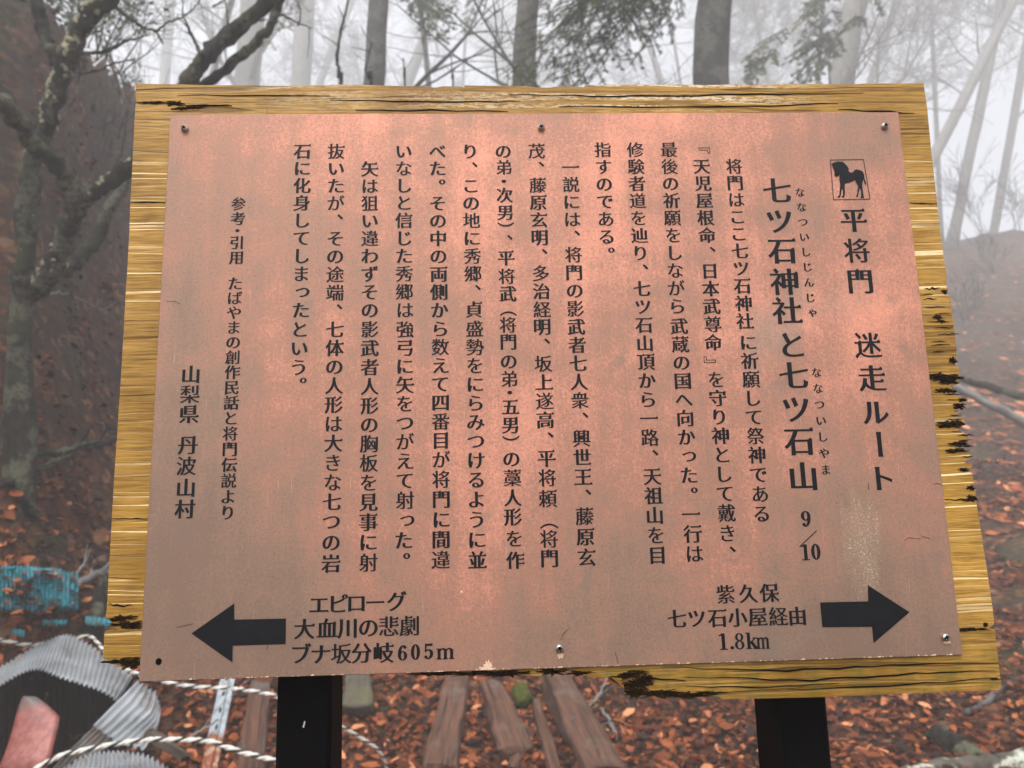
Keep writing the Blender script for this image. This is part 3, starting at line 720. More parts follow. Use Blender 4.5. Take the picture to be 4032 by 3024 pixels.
# bare scratches and chipped spots on the plate
mb = MB(); rs = random.Random(9)
for fx, fy, rx, rz in [(1922, 2622, .0045, .0048), (1915, 2634, .0085, .0022), (2208, 2582, .0035, .0022), (3727, 2528, .0038, .002), (1817, 2330, .0011, .0011), (2208, 2580, .003, .001)]:
    pts = []
    for i in range(26):
        a = 2 * math.pi * i / 26; q = 0.45 + 0.55 * rs.random(); cx, cz = on_plane(fx, fy, 0)
        pts.append((cx + math.cos(a) * rx * q, max(-hh + ZC + 0.0004, cz + math.sin(a) * rz * q)))
    flat(mb, [(pts, [])], -0.00012 - len(mb.v) * 1e-8)
for k in range(150):   # rubbed lower rim
    x = -0.27 + 0.56 * rs.random(); q = rs.random() ** 2 * .0012 + .0003; ln = .0008 + rs.random() * .003
    flat(mb, [([(x, ZC - hh + .0003), (x + ln, ZC - hh + .0003), (x + ln * .8, ZC - hh + q), (x + ln * .3, ZC - hh + q * .8)], [])], -0.0001 - k * 2e-7)
on_plate(mb.build('bare_metal_spots', BRIGHT_COPPER, smooth=False, origin=ORG))
HAIR = mat_simple('dark_tarnish', (0.085, 0.045, 0.025), 0.7, 0.1, 0.3, 200)
mb = MB()
for pts in ([(655, 1187), (690, 1187), (710, 1197)], [(3672, 1907), (3690, 1903), (3710, 1910)], [(3630, 2112), (3660, 2120)], [(2210, 2520), (2218, 2495), (2245, 2470)], [(2422, 2570), (2434, 2610)], [(695, 2470), (760, 2456)], [(3560, 2130), (3575, 2117), (3625, 2122)], [(1050, 2560), (1055, 2540)], [(3420, 1900), (3420, 1930)]):
    P = [on_plane(x, y, 0) for x, y in pts]
    put(mb, [strk([(p[0], p[1], .0005 if 0 < i < len(P) - 1 or len(P) == 2 else .0003) for i, p in enumerate(P)])], 0, 0, 1)
on_plate(mb.build('hairline_stains', HAIR, smooth=False, origin=ORG))
# screws: pan heads with a cross recess
for i, (fx, fy) in enumerate([(726, 506), (2131, 502), (3484, 497), (3723, 2510), (2203, 2554)]):
    cx, cz = on_plane(fx, fy, -0.001); mb = MB(); N = 24; R0 = .0029
    prof_ = [(1.0, 0.0), (1.0, -.0016), (.93, -.0022), (.78, -.0027), (.5, -.0030), (.0, -.0031)]
    vs = [(cx + math.cos(2 * math.pi * k / N) * R0 * q, y, cz + math.sin(2 * math.pi * k / N) * R0 * q) for q, y in prof_[:-1] for k in range(N)]
    fs = [(a * N + k, (a + 1) * N + k, (a + 1) * N + (k + 1) % N, a * N + (k + 1) % N) for a in range(len(prof_) - 2) for k in range(N)]
    fs.append(tuple((len(prof_) - 2) * N + k for k in range(N)))
    mb.add(vs, [f[::-1] for f in fs])
    ao = random.Random(i).random() * 1.5
    head = spart(mb.build('screw', STEEL, smooth=True, origin=(cx, 0, cz)))
    mb = MB()
    for q in range(2):
        a = ao + q * math.pi / 2; c_, s_ = math.cos(a) * R0 * .55, math.sin(a) * R0 * .55; k_ = .3
        flat(mb, [([(cx - c_ + s_ * k_, cz - s_ - c_ * k_), (cx + c_ + s_ * k_, cz + s_ - c_ * k_), (cx + c_ - s_ * k_, cz + s_ + c_ * k_), (cx - c_ - s_ * k_, cz - s_ + c_ * k_)], [])], -.00318 - q * .00001)
    o = mb.build('cross_recess', DARK, smooth=False, origin=(cx, 0, cz)); o.parent = head; o.location = (0, 0, 0)
mb = MB(); cx, cz = on_plane(625, 2605, 0); flat(mb, [(ell(cx, cz, .0022, .0024), [])], -.0002); on_plate(mb.build('screw_hole', DARK, smooth=False, origin=ORG))
# posts: two square black steel tubes behind the board
for fxl, fxr, fy in ((1089, 1305, 2690), (3052, 3258, 2770)):
    x0, z_ = on_plane(fxl, fy, .028); x1, _ = on_plane(fxr, fy, .028)
    mb = MB(); ch = .003; y0, y1 = .0285, .0785; pts = [(x0 + ch, y0), (x1 - ch, y0), (x1, y0 + ch), (x1, y1 - ch), (x1 - ch, y1), (x0 + ch, y1), (x0, y1 - ch), (x0, y0 + ch)]
    zb = height((x0 + x1) / 2, .05) - .15; zt = ZC + .17
    mb.add([(x, y, zb) for x, y in pts] + [(x, y, zt) for x, y in pts], [(k, (k + 1) % 8, 8 + (k + 1) % 8, 8 + k) for k in range(8)] + [tuple(range(8, 16)), tuple(range(7, -1, -1))])
    spart(mb.build('post', BLACKPAINT, smooth=False, origin=((x0 + x1) / 2, .05, ZC)))
mb = MB(); a, b = on_plane(1000 + 296 * .678, 2300 + 795 * .678, .0285), on_plane(1000 + 287 * .678, 2300 + 832 * .678, .0285)
put(mb, [strk([(a[0], a[1], .0010), (b[0], b[1], .0013)])], 0, 0, 1)
for v in range(len(mb.v)): mb.v[v] = (mb.v[v][0], .0282, mb.v[v][2])
spart(mb.build('paint_chip', mat_simple('bare_steel_chip', (0.7, 0.7, 0.7), 0.5), smooth=False, origin=ORG))

# ------------------------------------------------------------------ trees
def wiggle(pts, amp, n, seed):
    """smooth a chain of points and add small bends"""
    rs = random.Random(seed); P = [Vector(p) for p in pts]; res = []
    for i in range(len(P) - 1):
        p0 = P[max(i - 1, 0)]; p1 = P[i]; p2 = P[i + 1]; p3 = P[min(i + 2, len(P) - 1)]
        for k in range(n):
            t = k / n
            q = 0.5 * ((2 * p1) + (p2 - p0) * t + (2 * p0 - 5 * p1 + 4 * p2 - p3) * t * t + (3 * p1 - p0 - 3 * p2 + p3) * t ** 3)
            res.append(q + Vector((rs.uniform(-1, 1), rs.uniform(-1, 1), rs.uniform(-1, 1))) * amp)
    res.append(P[-1]); return res
def lin(a, b, n): return [a + (b - a) * i / (n - 1) for i in range(n)]
def limb(mb, pts, r0, r1, amp, seed, n=6, sides=9, wob=.6, tone=.5):
    p = wiggle(pts, amp, n, seed); mb.tube(p, lin(r0, r1, len(p)), sides, 0, wob, tone=tone); return p
RMIN = [0.0]
def grow(mb, p, d, L, r, depth, rs, up=0.15, sides=5, spread=0.75):
    """a bare branch that forks into finer twigs"""
    pts = [p.copy()]; q = p.copy(); dv = d.normalized(); n = 5
    for i in range(n):
        dv = (dv + Vector((rs.uniform(-1, 1), rs.uniform(-1, 1), rs.uniform(-1, 1) + up)) * 0.16).normalized()
        q = q + dv * (L / n); pts.append(q.copy())
    r = max(r, RMIN[0]); mb.tube(pts, lin(r, max(r * .45, RMIN[0] * .8), n + 1), sides, 0, 0, caps=False)
    if depth <= 0: return
    for i in range(2, n + 1):
        for _ in range(2 if i == n else 1):
            if rs.random() < .92:
                sd_ = dv.orthogonal().normalized(); sd_.rotate(Matrix.Rotation(rs.uniform(0, 6.28), 3, dv))
                grow(mb, pts[i], dv + sd_ * rs.uniform(.4, spread + .25), L * rs.uniform(.45, .68), r * (.75 - .07 * i) * .8, depth - 1, rs, up, max(3, sides - 1), spread)

# lichen-covered crooked tree at the left, about four metres off
lt = empty('lichen_tree', at(60, 720, 4.6)); lt.location.z = height(lt.location.x, lt.location.y)
tag(lt, 'crooked dark many-stemmed tree crusted with pale lichen left of the sign', 'tree')
def r1(x, y, d): return at(x * .5906 / D, y * .5906 / D, d)
def r8(x, y, d): return at(x * .7833 / D, (900 + y * .7833) / D, d)
tm = MB(); base = Vector(lt.location); base.z -= .25
A = limb(tm, [base + Vector((-.03, 0, 0)), r8(105, 480, 4.55), r8(125, 250, 4.5), r1(185, 1350, 4.45), r1(225, 1050, 4.4), r1(310, 850, 4.3), r1(345, 690, 4.25), r1(410, 520, 4.2), r1(455, 390, 4.15), r1(545, 180, 4.1), r1(640, 60, 4.05), r1(760, -60, 4.0), r1(900, -260, 3.9)], .058, .044, .010, 1, 5, 10)
Bm = limb(tm, [base + Vector((.06, 0, 0)), r8(100, 430, 4.6), r8(175, 310, 4.55), r8(240, 235, 4.5), r8(300, 120, 4.45), r8(345, -10, 4.4), r1(480, 1480, 4.35), r1(515, 1370, 4.3)], .066, .046, .010, 2, 5, 10)
limb(tm, [r1(525, 1380, 4.3), r1(475, 1290, 4.25), r1(420, 1170, 4.2), r1(340, 1060, 4.1), r1(235, 985, 4.0), r1(170, 890, 3.95), r1(90, 770, 3.85), r1(0, 680, 3.75), r1(-120, 600, 3.6), r1(-300, 420, 3.5)], .05, .036, .010, 3, 5, 9)
E_ = limb(tm, [r1(505, 1390, 4.32), r1(560, 1340, 4.3), r1(640, 1270, 4.3), r1(780, 1170, 4.3), r1(900, 1080, 4.3), r1(1050, 920, 4.28), r1(1180, 720, 4.25), r1(1270, 540, 4.22), r1(1340, 420, 4.2), r1(1480, 270, 4.2), r1(1640, 130, 4.15), r1(1790, -10, 4.1), r1(1960, -200, 4.0)], .045, .040, .009, 4, 5, 9)
limb(tm, [r1(1150, 770, 4.27), r1(1300, 620, 4.3), r1(1420, 520, 4.3), r1(1560, 415, 4.3), r1(1700, 285, 4.3), r1(1800, 180, 4.3), r1(1850, 60, 4.3), r1(1900, -120, 4.2)], .032, .022, .006, 5, 5, 8)
limb(tm, [r1(405, 440, 4.2), r1(340, 360, 4.2), r1(300, 250, 4.2), r1(265, 120, 4.2), r1(245, -20, 4.2), r1(230, -200, 4.2)], .042, .028, .008, 6, 5, 8)
limb(tm, [r8(260, 230, 4.6), r8(350, 200, 4.7), r8(430, 130, 4.75), r8(500, 20, 4.8), r1(760, 1330, 4.85), r1(830, 1230, 4.9), r1(920, 1000, 5.0)], .045, .03, .008, 7, 5, 8)
trunk = local(lt, tm.build('trunk', BARK_DARK, origin=lt.location))
tw = MB(); rs = random.Random(21)
for chain, rr in (([(540, 355), (640, 352), (720, 340), (800, 300), (860, 265), (1000, 235)], .011), ([(530, 490), (600, 480), (690, 455), (760, 420), (900, 392)], .011), ([(590, 320), (600, 280), (640, 210), (770, 265), (850, 262)], .004),
                  ([(1345, 370), (1290, 260), (1250, 170), (1215, 90)], .012), ([(1640, 130), (1710, 140), (1780, 130)], .006), ([(1800, 150), (1870, 100), (1960, 140), (2080, 190)], .008), ([(1520, 215), (1520, 130), (1500, 0), (1495, -90)], .006),
                  ([(740, 20), (800, 70), (870, 130), (960, 185), (1040, 215), (1085, 290)], .013), ([(1040, 215), (1110, 155), (1210, 120), (1290, 60), (1340, -10)], .007), ([(960, 185), (1010, 150), (1080, 160)], .005),
                  ([(1990, 170), (2000, 80), (1980, -20)], .005), ([(1240, 170), (1180, 110), (1205, 95)], .004), ([(520, 400), (530, 500), (500, 640), (470, 700), (440, 770), (380, 830)], .006), ([(290, 900), (380, 1010), (460, 900), (500, 850)], .002), ([(620, 1350), (680, 1390), (730, 1420)], .006), ([(1420, 50), (1480, 10), (1530, -20)], .006)):
    p = wiggle([r1(x, y, 4.15 + rs.uniform(-.08, .08)) for x, y in chain], .004, 5, rs.random())
    tw.tube(p, lin(rr, rr * .35, len(p)), 6, 0, .3)
    for k in range(2, len(p), 4):
        if rs.random() < .75: grow(tw, p[k], (p[min(k + 1, len(p) - 1)] - p[k - 1]).normalized() + Vector((rs.uniform(-1, 1), rs.uniform(-.4, .4), rs.uniform(-.5, 1))), rs.uniform(.06, .2), rr * .35, 1 if rs.random() < .4 else 0, rs, .1, 4)
local(lt, tw.build('twigs', BARK_DARK, origin=lt.location))
li = MB(); rs = random.Random(8)
def crust(path, i0, i1, n, rad, size):
    for _ in range(n):
        k = rs.randint(i0, i1 - 1); c = path[k] + (path[k + 1] - path[k]) * rs.random()
        v = Vector((rs.uniform(-1, 1), rs.uniform(-1, .25), rs.uniform(-.2, 1))).normalized(); c = c + v * rad
        m_ = 7; s0 = size * rs.uniform(.4, 1.3); t1 = v.orthogonal().normalized(); t2 = v.cross(t1)
        ps = [c + v * s0 * .45]
        for j in range(m_):
            a = 2 * math.pi * j / m_; q = s0 * rs.uniform(.5, 1.1); ps.append(c + t1 * math.cos(a) * q + t2 * math.sin(a) * q - v * s0 * .1)
        li.add(ps, [(0, 1 + j, 1 + (j + 1) % m_) for j in range(m_)])
crust(A, 24, 58, 1100, .047, .017); crust(A, 8, 24, 60, .05, .012); crust(E_, 0, 30, 60, .04, .015); crust(Bm, 10, 20, 40, .07, .018)
local(lt, li.build('lichen', LICHEN, origin=lt.location))

# straight trunks in the mist
def mist_tree(name, top, bot, wpx, d, mat, label, cat, group, seed, limbs=4, twig=2, zmax=None, taper=.9, ext=1.9):
    if d > 10: d = 10 + (d - 10) * 4.6
    p0 = at(bot[0], bot[1], d); p1 = at(top[0], top[1], d); dv = (p1 - p0)
    # down to the hillside
    q = p0.copy(); k = 0
    while q.z > height(q.x, q.y) - .3 and k < 400: q = q - dv.normalized() * .1; k += 1
    rad = wpx / 2 * D / 3028 * d
    tp = p0 + dv * ext
    e = empty(name, (q.x, q.y, height(q.x, q.y)))
    tag(e, label, cat, group)
    mb = MB(); n = 14
    pts = [q + (tp - q) * i / n + Vector((noise.noise(Vector((i * .4, seed, 0))), noise.noise(Vector((i * .4, seed, 9))), 0)) * rad * .35 * min(1, i) for i in range(n + 1)]
    mb.tube(pts, [rad * (1.15 - .3 * i / n) * (1.45 if i == 0 else 1.0) for i in range(n + 1)], 14, 0, .12)
    rs = random.Random(seed)
    local(e, mb.build('trunk', mat, origin=e.location))
    if limbs:
        cb = MB(); RMIN[0] = d * .00034
        for i in range(limbs):
            t = rs.uniform(.3, .95); p = q + (tp - q) * t; a = rs.uniform(0, 6.28)
            grow(cb, p, Vector((math.cos(a), math.sin(a) * .6, rs.uniform(.1, .9))), rs.uniform(1.2, 2.6) * max(1, d / 18), rad * rs.uniform(.14, .32), twig, rs, .12)
        RMIN[0] = 0.0; local(e, cb.build('crown', mat, origin=e.location))
    return e
G1 = 'bare trunks fading into the mist'
mist_tree('forest_tree', (1545, 0), (1540, 180), 84, 6.6, BARK_GREY, 'thick dark grey trunk with pale lichen patches right of the hanging conifer boughs', 'tree', G1, 31, 3, 2)
mist_tree('forest_tree', (820, 0), (808, 180), 49, 9.0, BARK_GREY, 'straight grey trunk with two thin dark saplings before it', 'tree', G1, 32, 4, 2)
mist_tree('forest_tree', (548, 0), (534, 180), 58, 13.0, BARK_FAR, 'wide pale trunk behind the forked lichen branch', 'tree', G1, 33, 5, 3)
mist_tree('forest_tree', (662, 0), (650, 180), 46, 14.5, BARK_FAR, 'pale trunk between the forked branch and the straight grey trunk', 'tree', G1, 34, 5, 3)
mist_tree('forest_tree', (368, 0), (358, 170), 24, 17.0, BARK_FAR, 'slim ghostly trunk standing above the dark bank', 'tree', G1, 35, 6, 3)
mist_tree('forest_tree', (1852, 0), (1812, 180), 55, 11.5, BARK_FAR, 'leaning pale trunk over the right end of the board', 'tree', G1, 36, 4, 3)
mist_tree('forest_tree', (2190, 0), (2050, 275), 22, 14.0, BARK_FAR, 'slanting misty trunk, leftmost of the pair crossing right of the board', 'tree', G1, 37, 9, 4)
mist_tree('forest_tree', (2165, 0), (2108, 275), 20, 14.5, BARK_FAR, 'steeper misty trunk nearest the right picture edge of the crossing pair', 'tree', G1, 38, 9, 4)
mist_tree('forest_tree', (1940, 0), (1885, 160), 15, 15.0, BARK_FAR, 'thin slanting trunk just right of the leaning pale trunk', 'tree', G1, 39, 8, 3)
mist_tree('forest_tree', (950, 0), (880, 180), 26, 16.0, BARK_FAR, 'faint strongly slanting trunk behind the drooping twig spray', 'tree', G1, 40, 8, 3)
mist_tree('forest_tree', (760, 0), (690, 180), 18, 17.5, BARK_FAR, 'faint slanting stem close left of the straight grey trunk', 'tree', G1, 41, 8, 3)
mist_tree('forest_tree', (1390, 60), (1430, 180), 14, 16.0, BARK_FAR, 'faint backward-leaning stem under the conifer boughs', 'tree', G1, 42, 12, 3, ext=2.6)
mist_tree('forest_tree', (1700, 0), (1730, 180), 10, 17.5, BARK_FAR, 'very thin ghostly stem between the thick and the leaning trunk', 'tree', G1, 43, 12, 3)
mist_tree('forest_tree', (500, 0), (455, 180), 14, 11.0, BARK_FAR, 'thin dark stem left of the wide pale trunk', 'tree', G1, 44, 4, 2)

for q_, (tp_, bt_, wp_, d_, lb_) in enumerate([((2235, 0), (2150, 480), 16, 15.5, 'misty twiggy tree rising at the right picture edge beside the crossing pair'), ((2010, -20), (2030, 440), 9, 14.8, 'slender upright twiggy stem left of the crossing pair'),
        ((1620, -30), (1660, 180), 8, 15.0, 'slender twiggy stem just right of the thick dark grey trunk'), ((1010, -20), (1000, 180), 7, 15.5, 'ghostly twiggy stem between the drooping spray and the dark boughs'), ((1440, -10), (1470, 180), 7, 15.5, 'ghostly twiggy stem close left of the thick dark grey trunk')]):
    mist_tree('forest_tree', tp_, bt_, wp_, d_, BARK_FAR, lb_, 'tree', G1, 60 + q_, 14 if q_ == 0 else 10, 4, ext=2.0)
# small dark saplings close behind the board
for chain, rr, d, lb in (([(735, 420), (738, 260), (733, 168), (728, 120), (735, 70), (748, 20), (758, -30)], .016, 6.2, 'tall bent dark sapling rising behind the board left of the straight trunk'),
                         ([(790, 420), (800, 260), (797, 170), (790, 150), (796, 120), (803, 92)], .013, 6.0, 'short crooked dark sapling before the straight grey trunk'),
                         ([(868, 420), (874, 240), (873, 170), (871, 125)], .008, 6.3, 'hair-thin dry shoot right of the straight grey trunk'),
                         ([(975, 420), (978, 260), (977, 170), (975, 120)], .008, 6.5, 'hair-thin dry shoot left of the conifer trunk')):
    P = [at(x, y, d) for x, y in chain]
    P[0] = onhill(chain[0][0], chain[0][1] + 500, d, .0); g0 = Vector((P[0].x, P[0].y, height(P[0].x, P[0].y))); P = P[1:]
    e = empty('sapling', g0); tag(e, lb, 'sapling', 'thin shoots behind the board')
    mb = MB(); p = wiggle([g0 - Vector((0, 0, .1))] + P, .006, 5, rr); mb.tube(p, lin(rr * 1.3, rr * .5, len(p)), 6, 0, .3)
    local(e, mb.build('stem', BARK_DARK, origin=e.location))
    mb = MB(); rs = random.Random(int(d * 100))
    for k in range(len(p) - 14, len(p) - 1, 3): grow(mb, p[k], Vector((rs.uniform(-1, 1), rs.uniform(-.4, .4), rs.uniform(.2, 1))), rs.uniform(.06, .18), rr * .4, 0, rs, .2, 4)
    local(e, mb.build('twigs', BARK_DARK, origin=e.location))

SH = 'bare shrubs on the misty slopes'
for k_, (x_, y_, hgt, lb_) in enumerate([(2060, 500, 1.6, 'bare shrub on the right-hand crest closest to the board'), (2125, 498, 2.2, 'tall bare shrub on the crest of the right-hand slope between its neighbours'), (2195, 492, 1.7, 'bare shrub on the right-hand crest at the picture edge'), (2150, 585, 1.3, 'low bare shrub a little under the right-hand crest'),
        (2090, 690, 1.0, 'small bare shrub on the right-hand slope above the fallen logs'), (235, 150, 1.0, 'thin bare shrub on the crest of the dark left bank near the board corner'), (175, 110, .9, 'thin bare shrub on the left bank crest behind the lichen-crusted limb'), (215, 330, .8, 'bare shrub on the face of the dark left bank beside the forked trunk')]):
    d_ = hit(x_, y_ + 6); p_ = at(x_, y_ + 6, d_ + .05); p_.z = height(p_.x, p_.y) - .03
    e = empty('bare_shrub', p_); tag(e, lb_, 'shrub', SH); rs = random.Random(300 + k_); mb = MB(); RMIN[0] = d_ * .00034
    for q_ in range(7): grow(mb, p_ + Vector((rs.uniform(-.15, .15), rs.uniform(-.15, .15), 0)), Vector((rs.uniform(-.8, .8), rs.uniform(-.5, .5), 1)), hgt * rs.uniform(.5, 1), .012, 2, rs, .12, 4)
    RMIN[0] = 0.0; local(e, mb.build('stems', BARK_DARK, origin=e.location))
# conifers: boughs of flat needle sprays
def spray(nb, tb, p, d, L, rs, dens=1.0, nl=.013, droop=.35, rad=.006):
    """a bough: main twig, side twigs and their side twigs, all in one flat drooping fan of short needles"""
    d = d.normalized(); n = 10
    side = d.cross(Vector((rs.uniform(-.5, .5), rs.uniform(-1.2, -.2), 1))).normalized()
    def needles(a, b, tone):
        ln = (b - a).length; m_ = max(2, int(ln / .0075 * dens)); t = (b - a).normalized()
        s = (side - t * side.dot(t)); s = s.normalized() if s.length > .05 else t.orthogonal().normalized()
        up = t.cross(s)
        for i in range(m_):
            c = a + (b - a) * ((i + rs.random()) / m_)
            for sg in (-1, 1):
                v = (s * sg + t * .5 + up * rs.uniform(-.5, .5)).normalized() * nl * rs.uniform(.7, 1.3)
                wv = t * nl * .2
                nb.add([c - wv, c + wv, c + v + wv * .5, c + v - wv * .5], [(0, 1, 2, 3)], 0, min(1, max(0, tone + rs.uniform(-.25, .25))))
    def twig(q, dv, ln, lev, tone):
        k = max(3, int(ln / .05)) if lev else n; pts = [q.copy()]; dv = dv.normalized()
        for i in range(k):
            dv = (dv + Vector((rs.uniform(-.1, .1), rs.uniform(-.1, .1), -droop / n + rs.uniform(-.06, .06)))).normalized(); pts.append(pts[-1] + dv * (ln / k))
        tb.tube(pts, lin((rad, .002, .0012)[lev], .0008, k + 1), (5, 3, 3)[lev], 0, 0, caps=False)
        for i in range(1, k + 1):
            if lev or i > 2: needles(pts[i - 1], pts[i], tone)
            if lev < 2:
                for sg in (-1, 1):
                    for _ in range(1):
                        if rs.random() < (.85 if lev == 0 else .62):
                            l2 = ln * (rs.uniform(.2, .4) if lev == 0 else rs.uniform(.25, .42)) * (1.15 - .75 * i / k)
                            if l2 < .02: continue
                            t2 = tone if lev else min(1, max(0, rs.uniform(.1, .9)))
                            twig(pts[i - 1] + (pts[i] - pts[i - 1]) * rs.random(), dv * rs.uniform(.6, 1) + side * sg * rs.uniform(.6, 1), l2, lev + 1, t2)
    twig(p.copy(), d, L, 0, .5)
def conifer(label, top, bot, wpx, d, seed, boughs, nl=.013, dens=1.0, group='conifers with hanging boughs'):
    e = mist_tree('conifer', top, bot, wpx, d, BARK_GREY, label, 'tree', group, seed, 0)
    nb, tb = MB(), MB(); rs = random.Random(seed)
    for (x0, y0, d0, x1, y1, d1, L) in boughs:
        a, b = at(x0, y0, d0), at(x1, y1, d1)
        spray(nb, tb, a, b - a, (b - a).length, rs, dens, nl, L)
    local(e, tb.build('boughs', BARK_DARK, origin=e.location)); local(e, nb.build('needles', NEEDLE, smooth=False, tones=True, origin=e.location))
    return e
conifer('conifer with dark drooping green boughs hanging over the middle of the board', (1142, 0), (1132, 180), 54, 8.0, 51,
        [(1420, -120, 5.4, 1055, 75, 4.9, .15), (1400, -110, 5.4, 1075, 105, 4.9, .2), (1380, -90, 5.3, 1110, 60, 5.0, .2), (1400, -110, 5.3, 1130, 150, 5.0, .25), (1330, -120, 5.3, 1045, 60, 4.9, .1), (1410, -60, 5.3, 1170, 165, 5.0, .25), (1420, -50, 5.4, 1215, 165, 5.1, .3),
         (1430, -40, 5.4, 1260, 150, 5.1, .3), (1300, -90, 5.2, 1090, 40, 5.0, .15), (1380, -70, 5.3, 1190, 105, 5.0, .3), (1350, -60, 5.2, 1150, 70, 5.0, .2), (1440, -60, 5.5, 1300, 110, 5.3, .3), (1480, -70, 5.8, 1395, 125, 5.6, .2), (1470, -80, 5.8, 1370, 90, 5.6, .2)])
conifer('pale conifer with a drooping twig spray left of the dark boughs', (905, -20), (925, 180), 12, 11.0, 52,
        [(880, -80, 9, 930, 60, 8.8, .3), (885, -60, 9, 945, 95, 8.8, .4), (890, -80, 9, 915, 80, 8.8, .4), (905, -60, 9, 960, 60, 8.8, .3), (1050, -60, 12, 1000, 50, 11.5, .3), (1020, -70, 12, 985, 30, 11.5, .3), (640, -60, 13, 610, 90, 12.5, .3)], .020, .6)
conifer('misty conifer with lacy boughs between the thick trunk and the leaning trunk', (1780, -20), (1765, 180), 10, 12.5, 53,
        [(1800, -40, 12, 1700, 70, 11.7, .2), (1800, 20, 12, 1690, 120, 11.7, .2), (1805, 60, 12, 1705, 165, 11.7, .2), (1800, 80, 12, 1740, 190, 11.7, .2), (1790, -60, 12, 1740, 40, 11.7, .2), (1850, 30, 12, 1770, 130, 11.7, .2), (1870, -60, 12, 1890, 30, 11.8, .2), (1700, 60, 12.2, 1610, 140, 12, .15), (1680, 100, 12.2, 1600, 175, 12, .15), (1640, 120, 12, 1600, 180, 12, .1)], .024, .75)
conifer('dark conifer boughs above the bank in the top left corner', (-60, 0), (-70, 400), 40, 5.6, 54,
        [(0, -120, 5.2, 120, 30, 5.0, .2), (40, -130, 5.2, 200, 40, 5.0, .2), (90, -120, 5.2, 230, 20, 5.0, .2), (-60, -60, 5.2, 60, 60, 5.0, .2), (60, -110, 5.2, 150, 50, 5.0, .2), (150, -120, 5.2, 260, 55, 5.0, .2), (-90, 100, 5.2, 15, 240, 5.0, .2), (200, -110, 5.2, 300, 40, 5.0, .2), (110, -80, 5.1, 225, 70, 5.0, .3)])

def shading_tree(x, y, h, rad, z0, seed, label):  # evergreens added mostly out of view, crowns dense to shade bank and mist
    e = empty('shade_evergreen', (x, y, height(x, y))); tag(e, label, 'tree', 'evergreens added to shade the bank'); rs = random.Random(seed); g = e.location.z
    tb = MB(); tb.tube([(x, y, g - .3), (x + .1, y, g + h * .5), (x, y + .1, g + h)], [.22, .15, .03], 10, 0, .2); nb = MB()
    for k in range(46):
        t = rs.random(); zz = z0 + (g + h - z0) * t; a = rs.uniform(0, 6.28); R0 = rad * (1 - t * .85) * rs.uniform(.7, 1.1)
        p = Vector((x, y, zz)); q = p + Vector((math.cos(a) * R0, math.sin(a) * R0, -.25 * R0)); tb.tube([p, (p + q) / 2 + Vector((0, 0, .08)), q], [.035, .02, .006], 5, 0, 0, False)
        for j in range(300):
            f = rs.uniform(.15, 1) ; c = p + (q - p) * f + Vector((rs.gauss(0, .16), rs.gauss(0, .16), rs.gauss(-.04, .06))) * (R0 / 1.5); w_ = rs.uniform(.018, .04); yw = rs.uniform(0, 6.28)
            t1 = Vector((math.cos(yw), math.sin(yw), rs.uniform(-.5, .3))) * w_; t2 = Vector((-math.sin(yw), math.cos(yw), rs.uniform(-.4, .4))) * w_ * .45
            nb.add([c - t1, c - t2, c + t1, c + t2], [(0, 1, 2, 3)], 0, rs.random())
    local(e, tb.build('trunk', BARK_DARK, origin=e.location)); local(e, nb.build('crown', NEEDLE, smooth=False, tones=True, origin=e.location))
shading_tree(-4.3, 3.6, 8.0, 2.3, 4.9, 1, 'dark evergreen added for shade just outside the left picture edge, its lowest boughs over the bank')
shading_tree(-6.6, 5.6, 7.5, 2.4, 6.8, 2, 'dark evergreen added for shade high on the left bank behind the other')
shading_tree(-6.2, 1.2, 9.0, 2.6, 3.6, 3, 'dark evergreen added for shade, farthest left and nearest the viewer')
# ------------------------------------------------------------------ wreckage at the lower left
def z4s(x, y, d): return onhill(x * .6173 / D, (2000 + y * .6173) / D, d)
def z4b(x, y, d): return onhill(x * .6173 / D, (2000 + y * .6173) / D, d, .16)
def mat_sheet(name, c, c2, rust):
    m = M(name); f = m.noise(6.0, 5, .6); c0 = m.mix(m.ramp(f, [(.35, 0.), (.65, 1.)]), c, c2)
    st = m.ramp(m.noise(14.0, 5, .65), [(.56, 0.), (.66, 1.)])
    c0 = m.mix(m.math('MULTIPLY', st, rust), c0, (0.13, 0.06, 0.03))
    m.color(c0); m.s(Roughness=.45, Metallic=.35); m.bump(m.noise(40.0, 4), .15, .01); return m.m
GALV = mat_sheet('galvanised_iron', (0.43, 0.455, 0.48), (0.28, 0.30, 0.31), .5)
BLUE = M('faded_blue_paint'); _n = BLUE.noise(3.2, 6, .7); _n2 = BLUE.noise(26.0, 5, .65)
BLUE.color(BLUE.mix(BLUE.ramp(BLUE.math('ADD', BLUE.math('MULTIPLY', _n, .75), BLUE.math('MULTIPLY', _n2, .3)), [(.53, 0.), (.61, 1.)]), BLUE.mix(_n2, (0.0, 0.13, 0.18), (0.015, 0.25, 0.30)), BLUE.mix(_n2, (0.02, 0.013, 0.008), (0.10, 0.055, 0.03)))); BLUE.s(Roughness=.5); BLUE = BLUE.m
